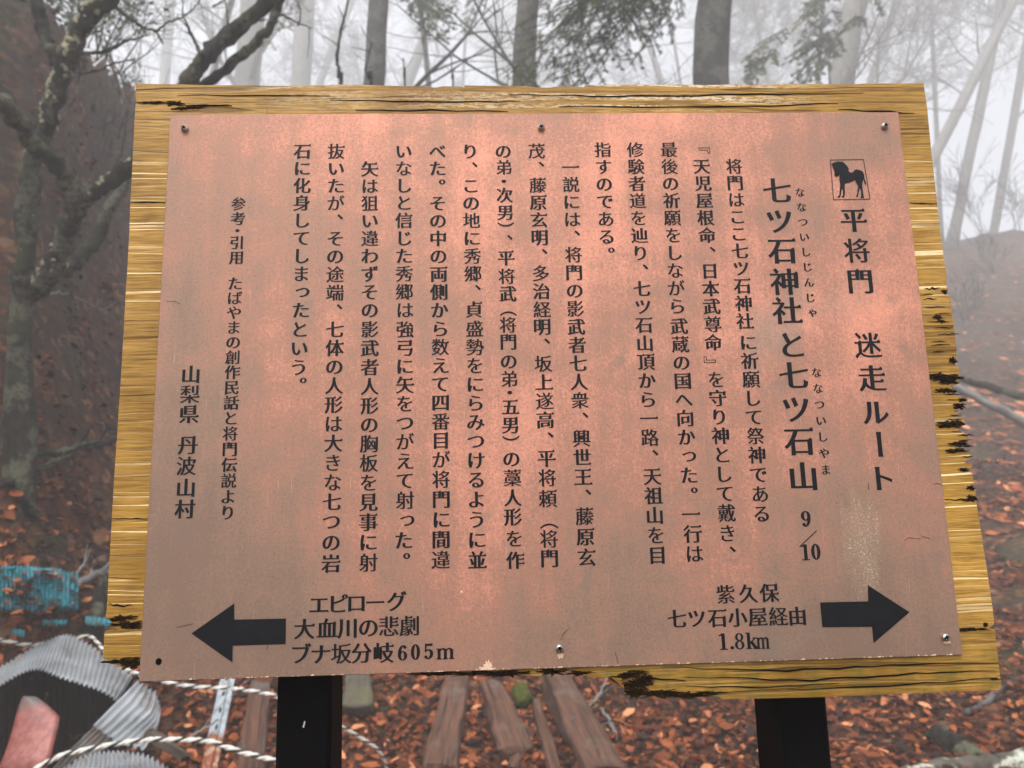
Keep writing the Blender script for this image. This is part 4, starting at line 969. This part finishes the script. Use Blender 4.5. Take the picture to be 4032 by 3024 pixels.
def sheet(name, rows, waves, amp, mat, label, group, along=True, ragged=0.0, seed=0, thick=.002, nu=160, nv=14):
    """rows: chains of points, first edge to last; corrugated across u"""
    rs = random.Random(seed); chains = [wiggle(r_, 0, 10, 1) for r_ in rows]
    def samp(ch, u):
        f = u * (len(ch) - 1); i = min(int(f), len(ch) - 2); return ch[i] + (ch[i + 1] - ch[i]) * (f - i)
    P = []
    for i in range(nu + 1):
        u = i / nu; c = [samp(ch, u) for ch in chains]; col_ = []
        rg = 1 - ragged * (0.5 + .5 * noise.noise(Vector((u * 40, seed, 0)))) - ragged * .5 * rs.random()
        for j in range(nv + 1):
            v = j / nv * rg; f = v * (len(c) - 1); k = min(int(f), len(c) - 2); col_.append(c[k] + (c[k + 1] - c[k]) * (f - k))
        P.append(col_)
    V = []
    for i in range(nu + 1):
        for j in range(nv + 1):
            du = P[min(i + 1, nu)][j] - P[max(i - 1, 0)][j]; dv = P[i][min(j + 1, nv)] - P[i][max(j - 1, 0)]
            nn = du.cross(dv); nn = nn.normalized() if nn.length > 1e-9 else Vector((0, -1, 0))
            if nn.dot(CAM - P[i][j]) < 0: nn = -nn
            ph = (i / nu if along else j / nv) * waves * 2 * math.pi
            V.append((P[i][j] + nn * amp * (math.sin(ph) + .25 * noise.noise(P[i][j] * 9)), nn))
    mb = MB(); W_ = nv + 1; N_ = len(V); fs = []
    for i in range(nu):
        for j in range(nv):
            a = i * W_ + j; fs.append((a, a + W_, a + W_ + 1, a + 1)); fs.append((N_ + a, N_ + a + 1, N_ + a + W_ + 1, N_ + a + W_))
    for i in range(nu):
        for j in (0, nv):
            a = i * W_ + j; fs.append((a, a + W_, N_ + a + W_, N_ + a))
    for j in range(nv):
        for i in (0, nu):
            a = i * W_ + j; fs.append((a, a + 1, N_ + a + 1, N_ + a))
    mb.add([v for v, n_ in V] + [v - n_ * thick for v, n_ in V], fs)
    c = sum((v for v, _ in V), Vector()) / N_
    o = mb.build(name, mat, origin=c); tag(o, label, 'metal sheet', group); return o
GS = 'torn corrugated iron sheets'
sheet('corrugated_sheet', [[z4s(-60, 1040, 3.9), z4s(60, 985, 3.9), z4s(200, 895, 3.95), z4s(330, 835, 4.0), z4s(440, 812, 4.0), z4s(560, 868, 4.0), z4s(700, 965, 3.95), z4s(850, 1075, 3.9)],
                           [z4s(-80, 1180, 3.45), z4s(20, 1120, 3.45), z4s(140, 1052, 3.5), z4s(250, 1035, 3.55), z4s(360, 1080, 3.55), z4s(500, 1125, 3.55), z4s(640, 1170, 3.5), z4s(745, 1235, 3.45)]], 33, .007, GALV,
      'grey corrugated iron sheet arched over a dark hollow below the blue sheet', GS, True, .04, 3, nu=300)
sheet('corrugated_sheet', [[z4s(875, 1105, 3.5), z4s(780, 1200, 3.4), z4s(690, 1290, 3.3), z4s(590, 1392, 3.2)], [z4s(985, 1172, 3.5), z4s(960, 1290, 3.4), z4s(860, 1390, 3.3), z4s(740, 1492, 3.2)], [z4s(1030, 1290, 3.45), z4s(1010, 1390, 3.4), z4s(980, 1460, 3.3), z4s(930, 1540, 3.2)]], 8, .008, GALV,
      'grey corrugated piece with broad slanting ribs leaning beside the arched sheet', GS, False, .03, 5, nu=40, nv=90)
sheet('corrugated_sheet', [[z4s(330, 1700, 2.9), z4s(450, 1620, 3.0), z4s(580, 1575, 3.0), z4s(700, 1555, 3.05), z4s(830, 1560, 3.0), z4s(960, 1590, 3.0), z4s(1080, 1670, 2.95)], [z4s(250, 1800, 2.75), z4s(400, 1750, 2.8), z4s(560, 1720, 2.8), z4s(700, 1710, 2.8), z4s(840, 1720, 2.8), z4s(980, 1760, 2.8), z4s(1100, 1830, 2.75)]], 25, .007, GALV,
      'grey corrugated sheet with a toothed edge at the bottom under the front rope', GS, True, .03, 6, nu=260)
sheet('corrugated_sheet', [[z4s(600, 1395, 3.15), z4s(520, 1470, 3.1), z4s(430, 1560, 3.0), z4s(320, 1680, 2.9)], [z4s(720, 1480, 3.15), z4s(640, 1560, 3.05), z4s(540, 1640, 3.0), z4s(440, 1740, 2.9)]], 5, .006, mat_sheet('muddy_iron', (0.17, 0.17, 0.16), (0.10, 0.09, 0.08), .6),
      'muddy corrugated strip running down to the front rope beside the red plate', GS, False, .05, 7, nu=40, nv=50)
xs_ = [-90, -20, 50, 120, 190, 260, 340, 420, 500]
sheet('corrugated_sheet', [[z4b(x, y0 + (8 * math.sin(x * .05) if x > 230 else 0) + max(0, x - 230) * sk, 6.3) for x in xs_] for y0, sk in ((375, .16), (430, .14), (500, .08), (570, .02), (640, -.02), (690, -.1))], 24, .014, BLUE,
      'crumpled dirty blue corrugated sheet lying on leaves at the left picture edge', GS, True, .22, 8, nu=260, nv=30)
sheet('corrugated_sheet', [[z4b(545, 690, 5.3), z4b(640, 700, 5.3), z4b(745, 715, 5.3)], [z4b(540, 765, 5.15), z4b(640, 770, 5.15), z4b(740, 770, 5.15)]], 7, .010, BLUE, 'blue scrap beside the rotten corner of the board', GS, True, .4, 12, nu=80)

sheet('corrugated_sheet', [[z4b(270, 720, 5.5), z4b(350, 715, 5.5), z4b(430, 720, 5.5)], [z4b(280, 760, 5.3), z4b(350, 765, 5.3), z4b(420, 755, 5.3)]], 6, .010, BLUE, 'muddy blue scrap between the crumpled blue sheet and the arched grey sheet', GS, True, .5, 13, nu=90)
sheet('corrugated_sheet', [[z4b(75, 780, 4.9), z4b(120, 775, 4.9), z4b(160, 785, 4.9)], [z4b(80, 835, 4.8), z4b(120, 840, 4.8), z4b(155, 835, 4.8)]], 4, .008, BLUE, 'small blue scrap just above the rear rope and the arched sheet', GS, True, .4, 14, nu=60)
HOLLOW_SHADE = mat_simple('hollow_shade_black', (0.004, 0.003, 0.0025), .95, 0, .4, 30, (0.010, 0.006, 0.004), .3, .01, .05)  # for a sheet added in the hollow, its shade painted as near-black
sheet('corrugated_sheet', [[z4s(-80, 1080, 3.97), z4s(60, 1020, 3.97), z4s(200, 940, 4.02), z4s(330, 880, 4.07), z4s(440, 860, 4.07), z4s(560, 900, 4.07), z4s(700, 990, 4.02), z4s(850, 1090, 3.97)],  # added sheet, stands in for the shade under the arched sheet
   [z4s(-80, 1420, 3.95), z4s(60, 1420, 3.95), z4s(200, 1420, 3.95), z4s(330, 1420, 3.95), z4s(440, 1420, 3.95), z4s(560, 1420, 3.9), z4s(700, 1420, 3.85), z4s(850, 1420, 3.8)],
   [z4s(-80, 1700, 3.6), z4s(60, 1700, 3.6), z4s(200, 1700, 3.6), z4s(330, 1700, 3.6), z4s(440, 1700, 3.6), z4s(560, 1660, 3.6), z4s(700, 1560, 3.6), z4s(850, 1500, 3.6)]], 20, .008, HOLLOW_SHADE, 'added near-black sheet standing in for the shade under the arched grey sheet', GS, True, .02, 15, nu=160)
# red painted plate
RED = M('worn_red_paint'); _x, _y, _z = RED.xyz()
_f = RED.math('ADD', RED.math('MULTIPLY', _z, 3.6), RED.math('MULTIPLY', RED.noise(16.0, 5), .9))
RED.color(RED.mix(RED.ramp(_f, [(.62, 0.), (.92, 1.)]), RED.mix(RED.ramp(RED.noise(45.0, 5), [(.4, 0.), (.6, 1.)]), (0.17, 0.034, 0.026), (0.25, 0.075, 0.06)), (0.10, 0.088, 0.078))); RED.s(Roughness=.45, Metallic=.1)
mb = MB(); outl = wiggle([(x, y, 0) for x, y in [(150, 1200), (230, 1203), (300, 1255), (382, 1330), (372, 1390), (350, 1480), (330, 1560), (270, 1760)]], 0, 1, 0)
outr = wiggle([(x, y, 0) for x, y in [(145, 1203), (130, 1235), (112, 1290), (95, 1350), (75, 1430), (50, 1510), (25, 1580), (-60, 1760)]], 0, 1, 0)
vs = []; K = 8
for a, b in zip(outr, outl):
    for k in range(K + 1):
        t = k / K; x = a.x + (b.x - a.x) * t; y = a.y + (b.y - a.y) * t
        vs.append(z4s(x, y, 3.15 - (y - 1200) * .00045 - .007 * math.sin(math.pi * t)))
nr = len(outl); off = ray(100, 1500).normalized() * .012
fs = [(i * (K + 1) + k, i * (K + 1) + k + 1, (i + 1) * (K + 1) + k + 1, (i + 1) * (K + 1) + k) for i in range(nr - 1) for k in range(K)]
N_ = len(vs); fs += [tuple(N_ + q for q in f[::-1]) for f in fs]
rim = [k for k in range(K + 1)] + [i * (K + 1) + K for i in range(1, nr)] + [(nr - 1) * (K + 1) + k for k in range(K - 1, -1, -1)] + [i * (K + 1) for i in range(nr - 2, 0, -1)]
fs += [(rim[i], N_ + rim[i], N_ + rim[(i + 1) % len(rim)], rim[(i + 1) % len(rim)]) for i in range(len(rim))]
mb.add(vs + [v + off for v in vs], fs)
tag(mb.build('painted_metal_plate', RED.m, origin=z4s(190, 1450, 3.05)), 'curved red painted metal plate with worn grey top in the bottom left corner', 'metal plate')

# ribbed steel post with a rusty foot
ST = M('galvanised_and_rust'); _x, _y, _z = ST.xyz()
_f = ST.math('ADD', ST.math('MULTIPLY', _z, -4.5), ST.math('MULTIPLY', ST.noise(22.0, 5), .8))
ST.color(ST.mix(ST.ramp(_f, [(.50, 0.), (.62, 1.)]), ST.mix(ST.ramp(ST.noise(30.0, 5), [(.4, 0.), (.62, 1.)]), (0.36, 0.42, 0.48), (0.24, 0.25, 0.25)), ST.mix(ST.ramp(ST.noise(35.0, 4), [(.52, 0.), (.62, 1.)]), (0.20, 0.05, 0.018), (0.33, 0.22, 0.14)))); ST.s(Roughness=.5, Metallic=.25)
a, b = z4s(1462, 1040, 3.75), z4s(1320, 1720, 3.25); ax = (a - b).normalized(); sx = RIGHT - ax * RIGHT.dot(ax); sx.normalize(); nrm = ax.cross(sx); nrm = nrm if nrm.dot(CAM - a) > 0 else -nrm
mb = MB(); sec = [(-.034, -.012), (-.034, .0), (-.014, .004), (-.010, .014), (.010, .014), (.014, .004), (.034, .0), (.034, -.012), (.030, -.012), (.030, -.004), (-.030, -.004), (-.030, -.012)]
ns = 30; vs = [b + (a - b) * (i / ns) + sx * x + nrm * y for i in range(ns + 1) for x, y in sec]; q = len(sec)
mb.add(vs, [(i * q + k, i * q + (k + 1) % q, (i + 1) * q + (k + 1) % q, (i + 1) * q + k) for i in range(ns) for k in range(q)] + [tuple(range(q)), tuple(ns * q + k for k in range(q - 1, -1, -1))])
sp_ = empty('steel_post', tuple((a + b) / 2)); tag(sp_, 'leaning ribbed steel post, blue-grey above and rusty red below, left of the sign post', 'post')
local(sp_, mb.build('rail', ST.m, smooth=False, origin=(a + b) / 2))
mb = MB()
for t in (.9, .74, .58, .42):
    c = b + (a - b) * t + nrm * .0148; vs = [c + sx * .0055 * math.cos(k * .524) + ax * .016 * math.sin(k * .524) for k in range(12)]; mb.add(vs, [tuple(range(12))])
local(sp_, mb.build('slots', DARK, smooth=False, origin=(a + b) / 2))

# twisted ropes
ROPE_W = mat_simple('white_rope_fibre', (0.74, 0.72, 0.66), .85, 0, .25, 120, None, .4, .002)
ROPE_D = mat_simple('black_rope_fibre', (0.02, 0.02, 0.022), .85, 0, .3, 120, None, .4, .002)
def rope(chain, R, label, pitch=.075):
    p = wiggle(chain, 0, 60, 0); ds = [0.0]
    for i in range(1, len(p)): ds.append(ds[-1] + (p[i] - p[i - 1]).length)
    n = int(ds[-1] / (pitch / 10)); q = []; j = 0
    for i in range(n + 1):
        s = ds[-1] * i / n
        while j < len(ds) - 2 and ds[j + 1] < s: j += 1
        q.append(p[j] + (p[j + 1] - p[j]) * ((s - ds[j]) / max(1e-9, ds[j + 1] - ds[j])))
    mb = MB()
    for st in range(3):
        pts = []
        for i in range(len(q)):
            t = (q[min(i + 1, n)] - q[max(i - 1, 0)]).normalized(); u = t.cross(Vector((0, 0, 1))).normalized(); v = u.cross(t)
            an = 2 * math.pi * (i / 10) + st * 2.0944; pts.append(q[i] + (u * math.cos(an) + v * math.sin(an)) * R * .5)
        mb.tube(pts, R * (.58 if st < 2 else .5), 7, 0 if st < 2 else 1)
    o = mb.build('rope', [ROPE_W, ROPE_D], origin=q[n // 2]); tag(o, label, 'rope', 'twisted white and black ropes'); return o
rope([z4s(-200, 1800, 2.7), z4s(120, 1700, 2.75), z4s(240, 1655, 2.78), z4s(400, 1577, 2.8), z4s(560, 1540, 2.82), z4s(720, 1508, 2.85), z4s(930, 1480, 2.88), z4s(1090, 1478, 2.9), z4s(1250, 1482, 2.9), z4s(1350, 1492, 2.9), z4s(1550, 1560, 2.9), z4s(1750, 1612, 2.9), z4s(1900, 1680, 2.95), at(660, 1640, 3.0), at(690, 1720, 3.0)], .0095, 'white and black twisted rope sagging in front across the rusty steel post')
def b5d(x, y, d): return onhill((1000 + x * .678) / D, (2300 + y * .678) / D, d)
rope([z4s(-260, 810, 4.3), z4s(0, 842, 4.25), z4s(180, 872, 4.2), z4s(380, 850, 4.2), z4s(550, 818, 4.1), z4s(600, 838, 4.05), z4s(660, 905, 3.95), z4s(740, 985, 3.8), z4s(850, 1048, 3.6), z4s(1060, 1110, 3.5), z4s(1250, 1140, 3.5), z4s(1450, 1150, 3.5), z4s(1620, 1170, 3.5), z4s(1760, 1202, 3.5), b5d(320, 740, 3.55), b5d(500, 825, 3.6), b5d(600, 880, 3.65), b5d(700, 945, 3.7), b5d(745, 1000, 3.75), b5d(770, 1060, 3.8), b5d(775, 1140, 3.8), b5d(760, 1230, 3.8)], .0085, 'white and black twisted rope passing behind the left black post')

# weathered timbers
def mat_timber(name, c, c2, moss=0.0):
    m = M(name); mp = m.map((1, 1, 1)); f = m.noise(1.0, 6, .65, m.map((60, 60, 3)))
    b_ = m.mix(m.ramp(f, [(.35, 0.), (.65, 1.)]), c, c2)
    b_ = m.mix(m.math('MULTIPLY', m.ramp(m.noise(5.0, 4), [(.5, 0.), (.62, 1.)]), .6), b_, (0.15, 0.12, 0.10))
    if moss: b_ = m.mix(m.math('MULTIPLY', m.ramp(m.noise(7.0, 4), [(.45, 0.), (.55, 1.)]), moss), b_, (0.10, 0.11, 0.03))
    m.color(b_); m.s(Roughness=.85); m.bump(f, .9, .012); return m.m
TIM = mat_timber('weathered_timber', (0.024, 0.011, 0.006), (0.15, 0.066, 0.036))
def plank(name, a, b, wa, wb, th, label, seed, mat=TIM, group='old planks lying on the leaves', cat='plank', roll=0.0):
    """a plank whose own Z runs along its length, so the grain does too"""
    wa *= 1.12; wb *= 1.12; wa *= (a - CAM).dot(FWD) / 4.0; wb *= (b - CAM).dot(FWD) / 5.6
    ax = b - a; L = ax.length; ax.normalize(); up = Vector((0, 0, 1)) - ax * ax.z; up.normalize(); sx = ax.cross(up).normalized()
    if roll: up.rotate(Matrix.Rotation(roll, 3, ax)); sx.rotate(Matrix.Rotation(roll, 3, ax))
    rs = random.Random(seed); n = 30; k = 18; mb = MB(); vs = []
    for i in range(n + 1):
        t = i / n; hw_ = (wa + (wb - wa) * t) / 2
        for j in range(k):
            an = 2 * math.pi * (j + .5) / k; cx = math.copysign(abs(math.cos(an)) ** .35, math.cos(an)); cy = math.copysign(abs(math.sin(an)) ** .35, math.sin(an))
            q = Vector((cx * hw_, cy * th / 2, 0)); nz = noise.noise(Vector((cx * 2 + seed, cy * 2, t * 2.0))) * .30 + noise.noise(Vector((cx * 6 + seed, cy * 6, t * 6))) * .16
            e = (rs.uniform(-.02, .02) if i in (0, n) else 0)
            vs.append(Vector((q.x * (1 + nz), q.y * (1 + nz), t * L + e)))
    fs = [(i * k + j, i * k + (j + 1) % k, (i + 1) * k + (j + 1) % k, (i + 1) * k + j) for i in range(n) for j in range(k)] + [tuple(range(k - 1, -1, -1)), tuple(n * k + j for j in range(k))]
    mb.add(vs, fs); o = mb.build(name, mat)
    o.matrix_world = Matrix(((sx.x, up.x, ax.x, a.x), (sx.y, up.y, ax.y, a.y), (sx.z, up.z, ax.z, a.z), (0, 0, 0, 1)))
    m3 = Matrix((sx, up, ax)).transposed(); o.rotation_mode = 'QUATERNION'; o.location = a; o.rotation_quaternion = m3.to_quaternion()
    tag(o, label, cat, group); return o
plank('plank', b5d(1080, 1110, 4.0), b5d(1190, 545, 5.6), .16, .13, .13, 'grey-brown weathered plank nearest the left post, pointing up the slope', 1)
plank('plank', b5d(1525, 1000, 4.3), b5d(1375, 600, 5.5), .16, .15, .12, 'short flat plank with a sawn end in the middle of the gap below the board', 2)
plank('plank', b5d(1750, 1110, 4.1), b5d(1640, 700, 5.1), .06, .055, .08, 'narrow red-brown lath beside the thick beam', 3)
plank('plank', b5d(2050, 1130, 4.0), b5d(1720, 490, 5.8), .20, .18, .17, 'thick round-edged brown beam right of the other planks', 4)
plank('plank', b5d(1500, 1090, 4.1), b5d(1530, 1010, 4.25), .05, .07, .05, 'pale broken stub below the short flat plank', 5)
plank('stump', b5d(600, 760, 4.9), b5d(605, 510, 5.3), .15, .13, .14, 'dim mossy grey stump just right of the left black post', 6, mat_timber('mossy_timber', (0.05, 0.04, 0.028), (0.11, 0.095, 0.07), .5), None, 'stump')
plank('plank', z4s(960, 1440, 2.97), z4s(1190, 1590, 2.93), .05, .045, .035, 'dark brown broken stick lying over the corrugated piece at the front rope', 7, mat_timber('dark_timber', (0.04, 0.03, 0.022), (0.10, 0.075, 0.055)))
plank('plank', z4s(1590, 1690, 3.9), z4s(1660, 1130, 4.9), .14, .12, .05, 'brown board standing in the leaves beside the steel post', 8)
# moss cushion between the planks
MOSS = mat_simple('green_moss', (0.055, 0.07, 0.012), .95, 0, .5, 40, (0.12, 0.13, 0.03), .8, .02, .1)
mb = MB(); c = b5d(1555, 660, 5.35); NN = 20
vs = []
for i in range(11):
    for j in range(NN):
        th, ph = math.pi * i / 10, 2 * math.pi * j / NN; v = Vector((math.sin(th) * math.cos(ph), math.sin(th) * math.sin(ph), math.cos(th)))
        vs.append(c + Vector((v.x * .065, v.y * .09, v.z * .08)) * (1 + .35 * noise.noise(v * 2.5) + .2 * noise.noise(v * 8)))
mb.add(vs, [(i * NN + j, i * NN + (j + 1) % NN, (i + 1) * NN + (j + 1) % NN, (i + 1) * NN + j) for i in range(10) for j in range(NN)])
tag(mb.build('mossy_stone', MOSS, origin=c), 'green moss-covered stone between the short plank and the thick beam', 'stone')

# logs and fallen branches
def log(name, pts, r0, r1, mat, label, cat='log', group=None, seed=1, sides=10, amp=.01, twigs=0):
    mb = MB(); p = wiggle(pts, amp, 8, seed); mb.tube(p, lin(r0, r1, len(p)), sides, 0, .35); rs = random.Random(seed)
    for k in range(twigs):
        i = rs.randint(2, len(p) - 2); grow(mb, p[i], (p[i + 1] - p[i]).normalized() + Vector((rs.uniform(-1, 1), rs.uniform(-1, 1), rs.uniform(0, .8))), rs.uniform(.1, .35), r1 * .6, 1, rs, .05, 4)
    o = mb.build(name, mat, origin=p[len(p) // 2]); tag(o, label, cat, group); return o
def rh(x, y, d): return onhill(x * .7833 / D, (900 + y * .7833) / D, d)
def b6d(x, y, d): return onhill((2400 + x * .7378) / D, (2200 + y * .7378) / D, d)
LOGL = mat_bark('lichen_covered_log', (0.05, 0.045, 0.035), (0.11, 0.10, 0.08), .95, (0.48, 0.50, 0.42), 14, .6, .2)
log('log', [b6d(1600, 1160, 3.9), b6d(1900, 1115, 3.95), b6d(2212, 1090, 4.0), b6d(2500, 1040, 4.1)], .045, .06, LOGL, 'log white with lichen along the bottom right edge', seed=3)
log('log', [b6d(1740, 930, 4.5), b6d(1850, 1010, 4.4), b6d(1990, 1090, 4.3)], .05, .06, BARK_DARK, 'short dark rotten log behind the lichen-white log', seed=4)
log('fallen_branch', [b6d(1900, 830, 4.7), b6d(2010, 760, 4.8), b6d(2110, 680, 4.9), b6d(2300, 600, 5.0)], .016, .022, BARK_GREY, 'grey slanting branch right of the right black post', 'branch', 'dead branches on the ground', 5, 7, .006, 2)
log('log', lin(onhill(2030, 820, 9), onhill(2340, 975, 9), 4), .045, .06, BARK_FAR, 'pale fallen log on the misty slope beside the ragged board edge', seed=6)
log('log', lin(onhill(2010, 800, 9, .12), onhill(2330, 890, 9, .12), 4), .04, .05, BARK_DARK, 'darker fallen pole lying just above the pale log on the slope', seed=7)
LB = 'dead branches on the ground'
log('fallen_branch', [z4s(60, 600, 5.4), z4s(200, 550, 5.4), z4s(380, 520, 5.4), z4s(500, 480, 5.5), z4s(600, 430, 5.6), z4s(690, 410, 5.7)], .012, .024, BARK_FAR, 'long grey branch lying across the blue scraps', 'branch', LB, 8, 7, .01, 6)
log('fallen_branch', [z4s(600, 800, 5.0), z4s(610, 690, 5.2), z4s(640, 560, 5.3), z4s(660, 440, 5.4)], .05, .035, BARK_DARK, 'dark upright stub close to the lower left corner of the board', 'branch', LB, 9, 8, .012, 2)
log('fallen_branch', [z8_ for z8_ in (rh(60, 1150, 6.6), rh(250, 1130, 6.6), rh(420, 1090, 6.7), rh(570, 1060, 6.8))], .02, .028, BARK_DARK, 'dark branch on red leaves left of the board, level with the village name', 'branch', LB, 10, 7, .015, 3)
log('fallen_branch', [rh(0, 1290, 6.2), rh(150, 1230, 6.2), rh(300, 1160, 6.3)], .022, .02, BARK_DARK, 'second dark branch just below it at the left picture edge', 'branch', LB, 11, 7, .015, 2)
log('fallen_branch', [rh(250, 330, 7.6), rh(330, 325, 7.6), rh(430, 370, 7.5), rh(540, 430, 7.5)], .008, .006, BARK_FAR, 'thin pale arching twig on the dark bank behind the lichen tree', 'branch', LB, 12, 5, .01, 3)
log('fallen_branch', [z4s(1200, 1470, 3.35), z4s(1330, 1390, 3.4), z4s(1390, 1350, 3.45)], .006, .004, BARK_FAR, 'short pale twig against the steel post', 'branch', LB, 13, 5, .004, 1)
log('fallen_branch', [b5d(1930, 730, 5.0), b5d(1990, 660, 5.0), b5d(2040, 570, 5.1), b5d(2075, 500, 5.2)], .008, .006, BARK_FAR, 'grey bare twig rising right of the thick beam', 'branch', LB, 14, 5, .006, 2)
log('fallen_branch', [b5d(2050, 760, 4.7), b5d(2090, 840, 4.6), b5d(2110, 900, 4.5)], .007, .005, BARK_FAR, 'small pale stick on the leaves right of the thick beam', 'branch', LB, 15, 5, .006, 1)
log('fallen_branch', [b6d(-40, 800, 4.6), b6d(10, 890, 4.5), b6d(40, 960, 4.4)], .009, .006, BARK_FAR, 'pale curved stick between the beam and the right black post', 'branch', LB, 16, 5, .006, 1)

# ------------------------------------------------------------------ fallen leaves
rs = random.Random(77); lm = MB()
for k in range(82000):
    a = R_(rs.uniform(-46, 46)); rr = 3.4 + 8.5 * rs.random() ** 1.5
    x, y = CAM.x + math.sin(a) * rr, CAM.y + math.cos(a) * rr
    if rr > 6 and noise.noise(Vector((x * 1.1, y * 1.1, 0))) < -.25: continue
    if a < -.25 and rr > 6.8 and rs.random() < .7: continue
    z = height(x, y) + rs.uniform(.004, .05)
    L = min(.055, .021 * math.exp(rs.gauss(0, .42))) * (1 if rr < 7 else 1.25); Wd = L * rs.uniform(.42, .62); yaw = rs.uniform(0, 6.28)
    slope = (height(x, y + .2) - height(x, y - .2)) / .4
    nrm = Vector((rs.gauss(0, .38), -slope + rs.gauss(0, .38), 1)).normalized()
    t = Vector((math.cos(yaw), math.sin(yaw), 0)); t = (t - nrm * t.dot(nrm)).normalized(); s = nrm.cross(t); c = Vector((x, y, z))
    cu = rs.uniform(-.25, .5); f_ = rs.uniform(.0, .45)
    ps = [c - t * L, c - t * L * .35 + s * Wd + nrm * Wd * f_, c + t * L * .4 + s * Wd * .8 + nrm * (Wd * f_ + L * cu * .3), c + t * L + nrm * L * cu, c + t * L * .4 - s * Wd * .8 + nrm * (Wd * f_ + L * cu * .3), c - t * L * .35 - s * Wd + nrm * Wd * f_, c - t * L * .3, c + t * L * .4 + nrm * L * cu * .2]
    tone = min(1, max(0, rs.gauss(.43, .28) - (.12 if a < -.3 and rr > 5.5 else 0)))
    lm.add(ps, [(0, 6, 1), (1, 6, 7, 2), (2, 7, 3), (0, 5, 6), (5, 4, 7, 6), (4, 3, 7)], 0, tone)
for k in range(5000):   # leaves strewn far up the right-hand slope
    a = R_(rs.uniform(18, 44)); rr = rs.uniform(9, 34); x, y = CAM.x + math.sin(a) * rr, CAM.y + math.cos(a) * rr; z = height(x, y) + .03
    L = rs.uniform(.05, .12); yaw = rs.uniform(0, 6.28); c = Vector((x, y, z)); t = Vector((math.cos(yaw), math.sin(yaw) * .8, math.sin(yaw) * .5)) * L; s_ = Vector((-math.sin(yaw), math.cos(yaw) * .8, math.cos(yaw) * .5 + rs.uniform(-.3, .3))) * L * .5
    lm.add([c - t, c - s_, c + t, c + s_], [(0, 1, 2, 3)], 0, min(1, max(0, rs.gauss(.5, .3))))
for k in range(110):    # leaves blown onto the blue sheet
    c = onhill(rs.uniform(-20, 500) * .6173 / D, (2000 + rs.uniform(385, 690) * .6173) / D, 6.5, .2); L = rs.uniform(.018, .036); yaw = rs.uniform(0, 6.28)
    t = Vector((math.cos(yaw), math.sin(yaw), rs.uniform(-.3, .3))) * L; s_ = Vector((-math.sin(yaw), math.cos(yaw), rs.uniform(-.2, .8))) * L * .5
    lm.add([c - t, c - s_, c + t, c + s_], [(0, 1, 2, 3)], 0, min(1, max(0, rs.gauss(.45, .28))))
for k in range(1500):   # bits of twig among the leaves
    a = R_(rs.uniform(-44, 44)); rr = 3.5 + 5 * rs.random(); x, y = CAM.x + math.sin(a) * rr, CAM.y + math.cos(a) * rr; p0 = Vector((x, y, height(x, y) + rs.uniform(.02, .06)))
    yaw = rs.uniform(0, 6.28); v = Vector((math.cos(yaw), math.sin(yaw), rs.uniform(-.1, .25))) * rs.uniform(.04, .16)
    lm.tube([p0, p0 + v * .5 + Vector((0, 0, .006)), p0 + v], rs.uniform(.0015, .004), 3, 0, 0, False, tone=rs.choice([.02, .1, .2, .75, .98]))
lo_ = lm.build('leaf_litter', LEAF, smooth=False, tones=True); tag(lo_, 'reddish brown fallen leaves covering the slope', 'leaves', None, 'stuff')

# ------------------------------------------------------------------ mist
zmin = min(v[2] for v in gm.v) - 1.0
zmax = 1.0 + max((o.matrix_world @ Vector(c)).z for o in [q for q in scene.objects if q.type == 'MESH'] for c in o.bound_box)
bpy.context.view_layer.update()
zmax = 1.0 + max((o.matrix_world @ Vector(c)).z for o in scene.objects if o.type == 'MESH' for c in o.bound_box)
hz = bpy.data.materials.new('mist'); hz.use_nodes = True; n_ = hz.node_tree.nodes; n_.clear()
pv = n_.new('ShaderNodeVolumePrincipled'); pv.inputs['Color'].default_value = (0.97, 0.98, 1.0, 1); pv.inputs['Density'].default_value = HAZE_DENSITY; pv.inputs['Anisotropy'].default_value = 0.2
ou = n_.new('ShaderNodeOutputMaterial'); hz.node_tree.links.new(pv.outputs[0], ou.inputs['Volume'])
mb = MB(); mb.box((CAM.x, CAM.y, (zmin + zmax) / 2), Vector((60, 0, 0)), Vector((0, 60, 0)), Vector((0, 0, (zmax - zmin) / 2)))
ho = mb.build('haze', hz, smooth=False); tag(ho, 'pale mist filling the forest', 'mist', None, 'stuff')
print('haze box', zmin, zmax)
